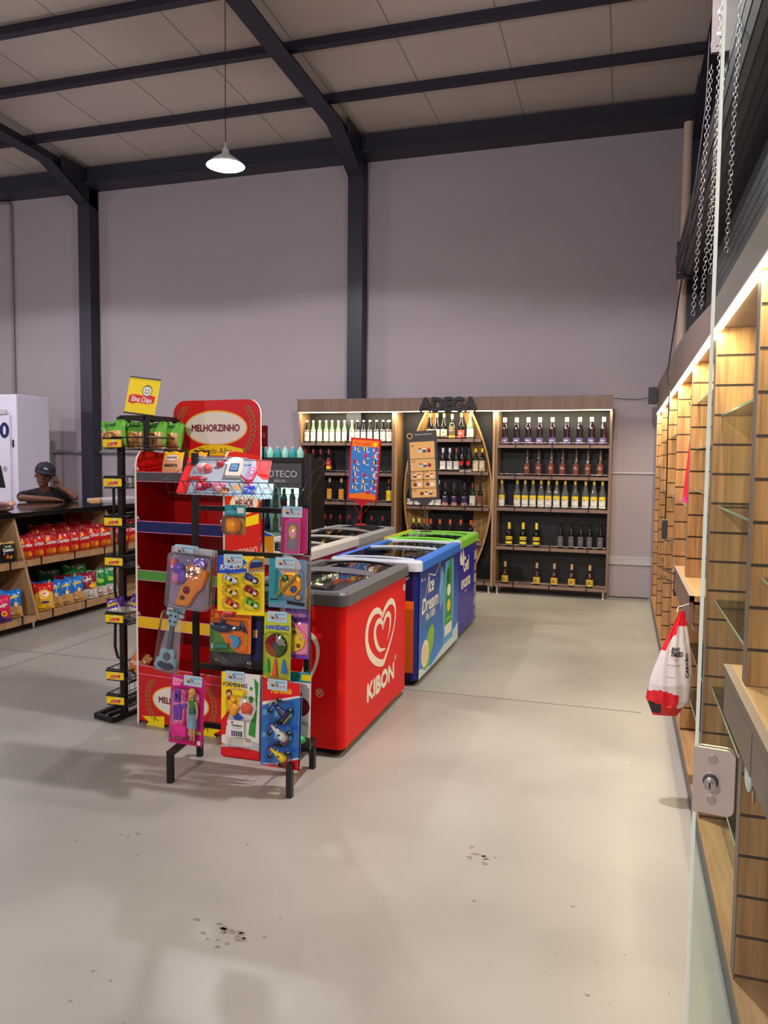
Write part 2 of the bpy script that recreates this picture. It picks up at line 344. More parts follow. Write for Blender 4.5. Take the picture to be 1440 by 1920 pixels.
# pendants
def pendant(i, x, y, z):
    vis = i == 0
    lab = 'lit white bell-shaped pendant lamp hanging on a thin black wire' if vis else 'bell-shaped pendant lamp behind the camera, number unseen'
    p = thing('pendant_lamp', lab if vis else 'white bell pendant lamp hanging above the shop floor out of the photo', 'lamp', (x, y, z), group=None if vis else 'pendant lamps outside the photo')
    sh = mat('lamp shade white', (235, 235, 235), .4)
    t = M(); t.lathe([(.018, .16), (.03, .15), (.034, .11), (.07, .085), (.13, .045), (.178, 0), (.176, .0), (.128, .04), (.066, .08), (.03, .1)], sh, n=28); t.build('lamp_shade', p)
    M().cyl((0, 0, .15), (0, 0, .21), .014, LGREY, n=10).build('lamp_holder', p)
    M().cyl((0, 0, .2), (0, 0, zc(y) - z + .02), .004, INK, n=6).build('wire', p)
    b = M(); b.ball((0, 0, .0), (.155, .155, .03), mat('lamp bulb', (255, 250, 245), .5, emit=60), n=16)
    bo = b.build('bulb', p)
    if i: return
    # the glow of the open rim
for i_, (x, y, z) in enumerate(LAMPS):
    pendant(i_, x, y, z)
    l = bpy.data.lights.new('pendant_light', 'SPOT'); l.energy = PENDANT_W * PI * LK[i_]; l.color = (1, .965, .98); l.shadow_soft_size = .06
    l.spot_size = math.radians(168); l.spot_blend = .12
    o = bpy.data.objects.new('pendant_light', l); COL.objects.link(o); o.location = (x, y, z - .035)
    l = bpy.data.lights.new('bulb_light', 'POINT'); l.energy = SPILL_W * LS[i_]; l.color = (1, .95, .97); l.shadow_soft_size = .08
    o = bpy.data.objects.new('bulb_light', l); COL.objects.link(o); o.location = (x, y, z - .14)
# ================================================================== slatwall cabinets along the right wall
DIV = [9.23, 8.03, 6.93, 5.78, 4.63, 3.50, 2.43, 1.62]   # divider positions (front to back of the shop)
XF, XB = .35, .80
GEDG2 = mat('green shelf glass edge', (150, 176, 150), .15, spec=1)
G0, GP = 1.939, .1205
def divider(t, y0, y1):
    cut = any(a - .01 < y0 and y1 < b + .01 for a, b in ((3.93, 5.07), (1.5, 2.62)))
    for z0, z1 in (((.12, .775), (.992, 2.17)) if cut else ((.12, 2.17),)):
        slats(t, XF + .003, XB, y0, y1, z0, z1, 'y'); t.box(XF, XF + .0028, y0, y1, z0, z1, EDGE)
    if cut: slats(t, .63, XB, y0, y1, .775, .992, 'y')
def slats(t, x0, x1, y0, y1, z0, z1, axis):
    # slats separated by dark grooves on a panel; axis 'y': faces look along y
    e = .0035
    if axis == 'y': t.box(x0, x1, y0 + e, y1 - e, z0, z1, GROOVE)
    else: t.box(x0 + e, x1 - e, y0, y1, z0, z1, GROOVE)
    k = math.floor((z0 - G0) / GP); z = z0
    while z < z1:
        zt = G0 + (k + 1) * GP
        a, b = z, min(zt - .005, z1)
        if b - a > .004: t.box(x0, x1, y0, y1, a, b, SLAT)
        z = zt + .005; k += 1
for n in range(len(DIV) - 1):
    ya, yb = DIV[n], DIV[n + 1]   # bay between far divider ya and near divider yb
    u = thing('slatwall_cabinet', ['amber slatwall bay at the far end beside the back wall', 'amber slatwall bay, second from the back wall', 'amber slatwall bay with the black power supply hanging in front',
        'amber slatwall bay with a red packet on hooks', 'amber slatwall bay behind the far wooden drawer counter', 'amber slatwall bay with glass shelves beside the glass door edge', 'nearest amber slatwall bay, seen through the glass door'][n], 'cabinet', (XF, (ya + yb) / 2, 0), group='slatwall bays on the right wall')
    L = Vector((XF, (ya + yb) / 2, 0))
    def bl(t, name, **k):
        o = t.build(name, u, **k)
        for v in o.data.vertices: v.co -= L
        return o
    t = M(); divider(t, ya - .0598, ya - (.0002 if n > 4 else .026)); bl(t, 'divider_panel')
    if n == len(DIV) - 2:
        t = M(); divider(t, yb - .0, yb + .0598); bl(t, 'divider_panel')
    t = M(); slats(t, XB - .018, XB, yb + .0005, ya - .0605, .12, 2.17, 'x'); bl(t, 'back_panel')
    t = M(); t.box(XF - .005, XB, yb, ya - .0005, .095, .12, OAK); t.box(XF - .007, XF - .005, yb, ya - .0005, .093, .122, EDGE); bl(t, 'base_board')
    t = M(); t.box(XF - .0, XF + .02, yb, ya - .0005, 0, .094, DGREY); bl(t, 'plinth')
    t = M(); t.box(XF + .01, XB, yb, ya - .0005, 2.171, 2.19, WBRN); bl(t, 'top_board')
    zs = {5: (1.818, 1.446, 1.055, .69, .40), 4: (1.952, 1.702, 1.477, .62, .36), 6: (1.84, 1.30), 3: (1.36,), 2: (1.84, 1.36, 1.0), 1: (1.84, 1.36, .7), 0: (1.6, 1.36, .7)}[n]
    for z in zs:
        t = M(); t.box(XF + .03, XB - .02, yb + .001, ya - .061, z - .004, z + .004, GLASS); t.box(XF + .028, XF + .0298, yb + .002, ya - .062, z - .004, z + .004, GEDG2); bl(t, 'glass_shelf')
# fascia with LED
t = M(); F = Fr((XF, 0, 0), (0, 1, 0), (0, 0, 1))
pr = [(9.22, 2.19), (9.22, 2.50), (5.70, 2.455), (4.84, 2.41), (3.56, 2.31), (1.55, 2.305), (1.55, 2.19)]
t.prism(pr, F, -.0, .018, mat('fascia board', (112, 94, 86), .5))
fa = t.build('fascia_board', label='brown fascia board running along the top of the slatwall cabinets', cat='fascia', loc=(XF, 5.4, 2.2))
t = M(); t.box(XF - .001, XF + .019, 1.55, 9.2, 2.176, 2.1885, LGREY); t.box(XF - .004, XF + .016, 1.56, 9.18, 2.159, 2.1755, LEDM)
o = t.build('led_strip', fa, label='glowing warm white strip'); 
for v in o.data.vertices: v.co -= Vector((XF, 5.4, 2.2))
t = M(); t.box(XF - .1, XF - .01, 9.1, 9.25, 2.28, 2.46, BLACK); t.box(XF - .01, XF - .001, 9.12, 9.2, 2.3, 2.44, BLACK)
t.build('wall_bracket', label='dark box mounted at the far end of the cabinet fascia', cat='bracket', loc=(XF, 9.15, 2.35))
# counters with drawers
def counter(y0, y1, lab):
    c = thing('drawer_counter', lab, 'counter', (XF, (y0 + y1) / 2, .8), group='wooden drawer counters'); L = Vector(c.location)
    def bl(t, name, **k):
        o = t.build(name, c, **k)
        for v in o.data.vertices: v.co -= L
    t = M(); t.box(.322, .345, y0, y1, .962, .99, EDGE); t.box(.345, .62, y0 + .001, y1, .962, .99, OAK); t.box(.3225, .62, y0, y0 + .001, .9622, .9898, OAK); bl(t, 'counter_top')
    for k in range(2):
        a = y0 + .02 + k * (y1 - y0 - .02) / 2; b = a + (y1 - y0 - .06) / 2
        t = M(); t.box(.325, .343, a, b, .84, .955, EDGE); t.box(.343, .6, a + .02, b - .02, .85, .94, OAK); bl(t, 'drawer')
    t = M(); t.box(.37, .40, y0, y0 + .02, .78, .9615, OAK); t.box(.37, .62, y1 - .02, y1, .78, .9615, OAK); t.box(.40, .62, y0, y0 + .02, .78, .84, OAK); bl(t, 'side_panel')
    t = M(); t.box(.35, .358, y0 + .03, y1 - .03, .815, .832, CHROME); bl(t, 'drawer_rail')
    return c
counter(3.93, 5.07, 'wooden drawer counter fixed halfway down the slatwall cabinets, charcoal bag at its end')
counter(1.5, 2.62, 'nearest wooden drawer counter, behind the glass door')
t = M(); t.ball((0, 0, 0), (.012, .03, .05), WHITE, n=14); t.cyl((.012, 0, -.03), (.012, 0, -.075), .004, CHROME, n=8)
t.build('door_stop', label='small white oval knob under the nearest drawer counter', cat='knob').location = (.345, 2.2, .80)
# black hooks and red packet on slats
t = M()
for dz in (0, -.03): t.tube([(.42, 5.735, 1.50 + dz), (.42, 5.60, 1.50 + dz), (.42, 5.585, 1.515 + dz)], .003, INK)
for dx, z in ((.06, 2.06), (.08, 2.03), (.05, 2.02)): t.tube([(.38 + dx, 5.735, z), (.36 + dx, 5.57, z + .01)], .003, INK)
t.build('slatwall_hook', label='black wire hooks on the slats near the hanging red packet', cat='hook', loc=(.42, 5.72, 1.5))
t = M(); t.cyl((.385, 4.9, 1.42), (.375, 4.9, 1.75), .045, CRIM, .004, n=7, smooth=False); t.box(.345, .42, 4.87, 4.93, 1.39, 1.43, PINK)
t.build('red_packet', label='small red plastic packet hanging among the slatwall bays', cat='packet', loc=(.38, 4.9, 1.7))
t = M()
for z in (.93, .875):
    for dx in (0, .02): t.tube([(.325, 5.12, z), (.27 + dx, 5.19, z + .012), (.25 + dx, 5.22, z + .03)], .003, INK)
t.box(.325, .35, 5.08, 5.13, .80, .95, INK)
t.build('counter_hook', label='black wire hooks at the far end of the drawer counter', cat='hook', loc=(.33, 5.1, .9))
# power supply on its cable
p = thing('power_supply', 'small black power supply box hanging on a cable before the slats', 'power supply', (.33, 6.45, 1.12))
t = M(); t.box(-.02, .018, -.05, .05, -.09, .06, mat('anthracite box', (40, 42, 50), .4)); t.build('casing', p, bevel=.004)
t = M(); t.tube([(.0, 0, .06), (.004, .02, .4), (-.004, -.02, .8), (.0, 0, 1.05), (-.035, -.3, 1.16), (-.035, -.9, 1.35), (-.02, -1.25, 1.6), (0.02, -1.35, 2.0), (.075, -1.42, 2.6), (.08, -1.44, 3.0)], .005, INK); t.build('cable', p)
t = M(); t.tube([(.348, 4.9 + .6 * 0, 1.39), (.345, 4.88, 1.2), (.345, 4.9, 1.15)], .002, INK)
# charcoal bag
b = thing('charcoal_bag', 'red and white charcoal bag hanging against the end of the drawer counter', 'bag', (.235, 3.86, .42))
CW = mat('bag white', (206, 198, 204), .55, bump=.3, bscale=20); CR = mat('bag red', (205, 22, 34), .5, bump=.3, bscale=20); CK = mat('bag charcoal black', (30, 24, 26), .6)
t = M(); nu, nv = 60, 80
def bagp(u, v, side):   # u across 0..1, v up 0..1
    wd = (.055 + .040 * min(1, v / .15)) if v < .15 else .095 * (1 - .93 * max(0, (v - .3) / .7) ** 1.35) + .003
    x = (u - .5) * 2 * wd + .025 * v; th = .055 * (1 - (2 * u - 1) ** 2) ** .5 * min(1, (v + .02) / .12) * (1 - .9 * max(0, (v - .3) / .7))
    th += .004 * math.sin(u * 20 + v * 9) * (v > .1)
    return Vector((x + .045 * v - .01, side * th, .5 * v))
def bagm(u, v):
    if v > .86: return CR
    if v > .62 and (u < .42 - (v - .62) * .4 and (u - .3) ** 2 + ((v - .63) * 1.2) ** 2 > .03): return CR
    if v < .14 - .06 * u: return CR if u > .3 else (CK if .03 < v < .17 else CR)
    if v < .26 - .10 * abs(u - .25) and u < .7: return CR
    return CW
for side in (-1, 1):
    for j in range(nv):
        for i_ in range(nu):
            q = [(i_ / nu, j / nv), ((i_ + 1) / nu, j / nv), ((i_ + 1) / nu, (j + 1) / nv), (i_ / nu, (j + 1) / nv)]
            t.add([bagp(a, c, side) for a, c in q], [(0, 1, 2, 3)] if side < 0 else [(3, 2, 1, 0)], bagm((i_ + .5) / nu, (j + .5) / nv), True)
fn = lambda X, Y, d: bagp(min(1, max(0, .5 + X / .23)), Y / .5, -1) + Vector((0, -.004 - d, 0))
t.text(None, 'BRAVIO', -.015, .315, .017, INK, bold=.001, fn=fn, slant=.2, sx=.8); t.text(None, 'TAKEO', -.0, .29, .022, INK, bold=.002, fn=fn, sx=.9); t.text(None, '2.5 KG', 0, .27, .009, CRIM, fn=fn)
t.text(None, 'CARVÃO', .085, .25, .02, INK, bold=.001, rot=PI / 2, fn=fn)
t.text(None, 'MUITO MAIS QUENTE', -.01, .245, .006, INK, fn=fn); t.text(None, 'CHURRASCO', -.02, .19, .006, INK, fn=fn)
bs = t.build('sack', b); bs.rotation_euler = (math.radians(-3), 0, math.radians(8))
M().tube([(.03, 0, .5), (.035, .02, .52), (.09, .08, .53)], .002, WHITE).build('tie', b)
# ================================================================== roll-up shutter, pipe, chains
s = thing('roller_shutter', 'large dark roll-up shutter drum mounted high on the right wall', 'roller shutter', (.65, 6, 3.8))
SH = mat('shutter slats', (84, 80, 82), .45, .3, bump=.05)
t = M(); n = 22
for k in range(n):   # ribbed coil
    a = 2 * PI * k / n; b_ = 2 * PI * (k + .8) / n; c_ = 2 * PI * (k + 1) / n
    P = [(r * math.cos(x), r * math.sin(x)) for x, r in ((a, .175), (b_, .175), (b_, .163), (c_, .163), (c_, .175))]
    for q in range(4):
        (x0, z0), (x1, z1) = P[q], P[q + 1]
        t.add([(x0, -3.5, z0), (x1, -3.5, z1), (x1, 3.0, z1), (x0, 3.0, z0)], [(0, 1, 2, 3)], SH if q != 1 else DGREY)
t.cyl((0, -3.52, 0), (0, -3.5, 0), .17, DGREY); t.cyl((0, 3.0, 0), (0, 3.02, 0), .17, DGREY); t.build('drum', s)
t = M()
for k in range(13):
    z = -.2 - k * .09; t.box(.135, .155, -3.4, 2.9, z - .08, z, SH); t.box(.14, .15, -3.4, 2.9, z - .09, z - .08, DGREY)
t.build('curtain', s)
t = M(); F = Fr((0, 3.04, 0), (1, 0, 0), (0, 0, 1)); t.prism([(-.16, -.2), (.17, -.2), (.17, .2), (-.16, .2)], F, 0, .012, BLACK); t.box(.1, .17, 3.05, 3.6, -.25, .25, BLACK)
for z in (-.13, .0, .13): t.cyl((-.13, 3.03, z), (-.13, 3.02, z), .008, ZINC, n=8)
t.build('far_bracket', s)
t = M(); t.box(-.265, .16, -1.42, -1.40, .0, .5, mat('galvanised plate', (96, 88, 88), .5, .2))
for z in (.09, .2, .31): t.ball((-.225, -1.425, z), (.018, .01, .018), ZINC, n=10)
t.box(-.24, -.2, -1.422, -1.419, .025, .032, INK)
t.build('gear_bracket', s)
t = M(); t.cyl((-.21, -1.38, .07), (-.21, -1.35, .07), .055, ZINC, n=20); t.cyl((-.21, -1.39, .07), (-.21, -1.34, .07), .04, DGREY, n=20); t.build('chain_wheel', s)
# upper lining above the drum
t = M()
for k in range(16): t.box(.80, .845, 1.2, 9.4, 4.1 + k * .1, 4.185 + k * .1, RW)
t.build('trim_%d' % i, kind='structure', label='dark ribbed cladding above the shutter'); i += 1
t = M(); t.cyl((.60, 9.6, 3.02), (.60, 9.6, 5.46), .052, mat('beige pipe', (214, 186, 166), .5), n=20); t.cyl((.60, 9.6, 1.6), (.60, 9.6, 3.0), .05, MATS['beige pipe'], n=20); t.cyl((.60, 9.6, 2.98), (.60, 9.6, 3.06), .058, MATS['beige pipe'], n=20)
t.build('drain_pipe', label='beige vertical drain pipe in the far right corner', cat='pipe', loc=(.6, 9.6, 1.6))
def chain(name, a, b, lab, sag=.0, lk=.045):
    t = M(); a = Vector(a); b = Vector(b); Ln = (b - a).length; n = int(Ln / (lk * .74))
    d = (b - a).normalized(); sd = d.cross(Vector((0, 1, 0))).normalized(); s2 = d.cross(sd)
    for k in range(n):
        f = (k + .5) / n; c = a.lerp(b, f) + Vector((0, 0, -sag * 4 * f * (1 - f))); q = sd if k % 2 else s2
        pts = [c + d * lk / 2 * math.cos(x) * 1.0 + q * lk * .3 * math.sin(x) for x in [2 * PI * j / 8 for j in range(8)]]
        t.tube(pts, lk * .06, ZINC, n=4, close=True)
    return t.build(name, label=lab, cat='chain', group='shutter hoist chains', loc=a)
chain('hoist_chain', (.425, 5.0, 3.93), (.372, 5.0, 2.50), 'long steel hoist chain nearest the beige pipe', lk=.034)
chain('hoist_chain', (.443, 4.5, 3.70), (.374, 4.5, 2.44), 'long steel hoist chain just left of the glass door edge', lk=.031)
chain('hoist_chain', (.395, 4.2, 3.90), (.385, 4.2, 2.56), 'steel chain seen through the glass, right beside its bright edge', lk=.031)
chain('hoist_chain', (.48, 4.2, 3.90), (.455, 4.2, 2.66), 'steel chain seen through the glass, furthest right', lk=.031)
PLATE = mat('satin lock plate', (214, 196, 184), .38, .6)
# ================================================================== open glass door with lock
d = thing('glass_door', 'open frameless glass door with green edge and brushed lock plate', 'door', (.143, 1.5, 0), rz=math.radians(-9))
M().box(0, .66, -.005, .005, .012, 2.75, GLASS).build('glass_pane', d)
t = M(); t.prism([(-.0012, .0055), (-.0012, -.0035), (.0006, -.0056), (.0052, -.0056), (.0052, -.0052), (0, -.0035), (0, .0055)], Fr((0, 0, .012), (1, 0, 0), (0, 1, 0)), 0, 2.738, GEDGE); t.build('pane_edge', d, label='bright polished vertical edge')
t = M(); F = Fr((0, -.008, 0), (1, 0, 0), (0, 0, 1))
t.prism(rrect(-.002, .985, .068, 1.106, .014, corners=(1, 0, 0, 1)), F, 0, .006, PLATE); F2 = Fr((0, .006, 0), (1, 0, 0), (0, 0, 1)); t.prism(rrect(-.002, .985, .068, 1.106, .014), F2, 0, .006, PLATE)
t.build('lock_plate', d, bevel=.002)
t = M(); t.cyl((.028, -.014, 1.046), (.028, -.036, 1.046), .0105, CHROME, n=24); t.cyl((.028, -.036, 1.046), (.028, -.038, 1.046), .008, CHROME, n=20); t.box(.0268, .0292, -.0386, -.0378, 1.041, 1.052, INK); t.cyl((.028, -.014, 1.046), (.028, -.016, 1.046), .0135, DGREY, n=24)
t.build('lock_cylinder', d)
t = M()
for z in (1.087, 1.012): t.cyl((.03, -.0145, z), (.03, -.0175, z), .0075, CHROME, n=20)
t.build('screw_cap', d)
# ================================================================== liquor shelving on the back wall
YF, YB = 9.43, 9.745
def rail(u, x0, x1, z, clips, L):
    t = M(); t.tube([(x0, YF - .002, z + .028), (x1, YF - .002, z + .028)], .0022, CHROME)
    o = t.build('guard_rail', u)
    for v in o.data.vertices: v.co -= L
    for c in clips:
        t = M(); t.box(c - .006, c + .006, YF - .006, YF + .002, z - .045, z + .034, INK); o = t.build('rail_clip', u)
        for v in o.data.vertices: v.co -= L
def shelf_unit(x0, x1, zs, name, lab, barrel=False):
    u = thing(name, lab, 'shelving', ((x0 + x1) / 2, 9.6, 0), group='liquor shelving units on the back wall'); L = Vector(u.location)
    def bl(t, nm, **k):
        o = t.build(nm, u, **k)
        for v in o.data.vertices: v.co -= L
        return o
    inner = LTWD
    for a, b in ((x0, x0 + .028), (x1 - .028, x1)):
        t = M(); t.box(a, b, YF, YB, .088, 2.235, inner); t.box(a, b, YF - .002, YF, .088, 2.235, WBRN if not barrel else LTWD)
        bl(t, 'side_panel')
    t = M(); t.box(x0 + .028, x1 - .028, YB - .012, YB, .088, 2.235, BLK2); bl(t, 'back_panel')
    for z in zs:
        if barrel and z > .2:
            r = rr(z) - .03; xa, xb = BCX - r, BCX + r
        else: xa, xb = x0 + .0285, x1 - .0285
        t = M(); t.box(xa, xb, YF + .002, YB - .0125, z - .034, z, WBRN); t.box(xa, xb, YF, YF + .002, z - .036, z + .001, WEDGE); bl(t, 'shelf_board')
        n = 3; rail(u, xa + .01, xb - .01, z, [xa + (xb - xa) * (k + .5) / n for k in range(n)] if not barrel else [xa + .2, xa + .72 * (xb - xa), xb - .08], L)
    for a in (x0 + .05, x1 - .05):
        t = M(); t.cyl((a, YF + .03, .087), (a, YF + .03, .018), .018, CHROME, n=12); t.cyl((a, YF + .03, .018), (a, YF + .03, .0), .01, CHROME, .02, n=12); bl(t, 'foot')
        t = M(); t.cyl((a, YB - .04, .087), (a, YB - .04, 0), .018, CHROME, n=12); bl(t, 'foot')
    return u, bl
BCX = -2.085
rr = lambda z: .562 - .25 * abs(z - 1.2) ** 2
shelf_unit(-4.08, -2.775, [1.845, 1.455, 1.078, .60, .13], 'shelf_unit', 'walnut shelf unit at the left with rows of white-labelled bottles')
u, bl = shelf_unit(-2.77, -1.495, [1.895, 1.49, 1.05, .62, .13], 'barrel_shelf_unit', 'middle shelf unit with curved wooden barrel staves at both sides', True)
for sgn in (-1, 1):
    for k in range(5):
        th = [3, 15, 27, 39, 51][k] * PI / 180; t = M(); NS = 22; vs = []
        for j in range(NS + 1):
            z = .15 + (2.225 - .15) * j / NS; R_ = rr(z)
            for a, q in ((-1, 0), (1, 0), (1, -.02), (-1, -.02)):
                hw = .050 * (R_ / .58)
                ang = th; c_, s_ = math.cos(ang), math.sin(ang)
                px = (R_ + q) * c_ - a * hw * s_; py = ((R_ + q) * s_ + a * hw * c_) * .52
                vs.append((BCX + sgn * px, YF + .03 + py * .95, z))
        fs = [(4 * j + a, 4 * j + (a + 1) % 4, 4 * j + 4 + (a + 1) % 4, 4 * j + 4 + a) for j in range(NS) for a in range(4)] + [(3, 2, 1, 0), (4 * NS, 4 * NS + 1, 4 * NS + 2, 4 * NS + 3)]
        t.add(vs, fs, STAVE); bl(t, 'barrel_stave')
    for z in (.66, 1.06, 1.50, 1.89):
        t = M(); R_ = rr(z) + .004; pts = [(BCX + sgn * R_ * math.cos(a * PI / 180), YF + .03 + R_ * math.sin(a * PI / 180) * .5, z) for a in range(-3, 60, 6)]
        t.tube(pts, .003, INK); 
        for p0, p1 in zip(pts, pts[1:]): t.add([(p0[0], p0[1], z - .018), (p1[0], p1[1], z - .018), (p1[0], p1[1], z + .018), (p0[0], p0[1], z + .018)], [(0, 1, 2, 3)], INK)
        bl(t, 'hoop')
shelf_unit(-1.49, -.13, [1.825, 1.447, 1.06, .585, .125], 'shelf_unit', 'walnut shelf unit at the right with purple-labelled and yellow-capped bottles')
t = M(); t.box(-4.085, -.125, YF - .05, YF - .03, 2.236, 2.405, WBRN); t.box(-4.085, -.125, YF - .03, YB, 2.236, 2.25, WBRN)
hd = t.build('header_board', label='long walnut header board over the liquor shelving', cat='header', loc=(-2.1, 9.5, 2.3))
t = M(); t.box(-4.07, -.14, 9.384, 9.394, 2.2285, 2.2355, LEDM)
o = t.build('led_strip', hd, label='glowing warm white strip')
for v in o.data.vertices: v.co -= Vector((-2.1, 9.5, 2.3))
F = Fr((-2.075, 9.365, 2.238), (1, 0, 0), (0, 0, 1)); SG = mat('sign black', (38, 34, 36), .35)
t = M()
for k in range(12): t.text(F, 'ADEGA', 0, .0, .165, SG, d=-.01 + k * .003, W=.70, bold=.013)
o = t.build('sign_letters', hd, label='raised black lettering')
for v in o.data.vertices: v.co -= Vector((-2.1, 9.5, 2.3))
t = M(); t.tube([(-.125, 9.7, 2.39), (0, 9.74, 2.38), (.15, 9.74, 2.375), (.3, 9.7, 2.4), (.36, 9.3, 2.4)], .004, INK); t.build('cable', label='thin dark cable strung between the header and the right cabinets', cat='cable', loc=(-.125, 9.7, 2.39))
t = M(); t.tube([(-.12, 9.70, .006), (.0, 9.66, .006), (.15, 9.7, .006), (.33, 9.68, .006)], .006, INK); t.build('floor_cable', label='dark cable lying along the foot of the back wall', cat='cable', loc=(-.12, 9.7, 0))
# ------------------------------------------------------------------ bottles
def glass(name, c, trans=0.0, rough=.06): return mat(name, c, rough, trans=trans, spec=.7)
GD = glass('dark bottle glass', (16, 14, 14)); GB = glass('brown bottle glass', (46, 22, 14)); GG = glass('green bottle glass', (26, 40, 26)); GC = sheet('clear bottle glass', (196, 206, 200), .02, gloss=1.6, milk=.10); GP = glass('dark juice glass', (26, 14, 26)); GGR = glass('pale green bottle', (126, 150, 120), .4)
GR = glass('rose bottle', (214, 60, 60), .2)
def bottle(shape, gl, cap, labels, marks, capz):
    """profile shape -> body mesh (top-level) with cap and label children"""
    t = M(); t.lathe(shape, gl, n=18); body = t.build('bottle')
    H = shape[-1][1]; rn = shape[-1][0]
    t = M(); t.lathe([(rn + .002, capz), (rn + .0022, H + .002), (rn + .001, H + .004), (0.0, H + .005)], cap, n=14); t.build('cap', body)
    t = M(); rb = max(r for r, z in shape) + .0008
    def rad(z):
        for (r0, z0), (r1, z1) in zip(shape, shape[1:]):
            if z0 <= z <= z1: return r0 + (r1 - r0) * (z - z0) / max(1e-6, z1 - z0)
        return rb
    for z0, z1, m, ang, off in labels:
        a = ang * PI / 180; t.lathe([(rad(z0) + off, z0), (rad((z0 + z1) / 2) + off, (z0 + z1) / 2), (rad(z1) + off, z1)], m, n=14, a0=-PI / 2 - a, a1=-PI / 2 + a)
    fn = lambda X, Y, d: Vector((rb * math.sin(X / rb) * (1 + .06), -(rb * 1.0 + .0022) * math.cos(X / rb), Y))
    for kind, *a in marks:
        if kind == 't': t.text(None, a[0], 0, a[1], a[2], a[3], sx=a[4] if len(a) > 4 else 1, fn=fn, bold=.0006)
        if kind == 'e':
            z, rx, rz, m = a; t.add([fn(rx * math.cos(q), z + rz * math.sin(q), 0) + Vector((0, .0006, 0)) for q in [2 * PI * k / 16 for k in range(16)]], [tuple(range(16))], m)
    t.build('label', body); return body
wine = lambda H, r: [(r * .9, 0), (r, .006), (r, H * .58), (r * .9, H * .64), (r * .45, H * .73), (.0145, H * .78), (.0135, H)]
beer = lambda H, r: [(r * .9, 0), (r, .006), (r, H * .55), (r * .85, H * .62), (r * .5, H * .76), (.0145, H * .92), (.0135, H)]
champ = lambda H, r: [(r * .9, 0), (r, .006), (r, H * .45), (r * .85, H * .56), (r * .5, H * .70), (.017, H * .82), (.0145, H)]
spir = lambda H, r: [(r * .9, 0), (r, .006), (r, H * .62), (r * .8, H * .68), (r * .42, H * .73), (.0145, H * .76), (.0145, H)]
waist = lambda H, r: [(r * .95, 0), (r, .006), (r * .98, H * .28), (r * .86, H * .40), (r * .98, H * .55), (r * .9, H * .68), (r * .5, H * .80), (.02, H * .84), (.02, H)]
squat = lambda H, r: [(r * .95, 0), (r, .006), (r, H * .42), (r * .8, H * .52), (r * .4, H * .62), (.0145, H * .70), (.0145, H)]
LW = mat('label white', (232, 228, 218), .55); LC = mat('label cream', (222, 206, 170), .55); LR = mat('label red', (190, 36, 32), .5); LO = mat('label orange', (246, 104, 24), .5); LOG = mat('label amber', (232, 160, 50), .5)
LP = mat('label purple', (92, 76, 130), .5); LDP = mat('label deep violet', (60, 40, 84), .5); CAPY = mat('cap yellow', (240, 210, 40), .4); CAPR = mat('capsule red', (140, 24, 44), .4); CAPO = mat('capsule orange', (220, 84, 30), .4); CAPT = mat('cork tan', (186, 150, 110), .5); CAPB = mat('capsule black', (30, 26, 30), .4); CAPW = mat('capsule white', (222, 220, 222), .4); CAPYG = mat('capsule lime yellow', (220, 226, 110), .4); CAPRD = mat('capsule rust', (160, 60, 30), .4); LBLU = mat('label blue', (40, 50, 150), .4)
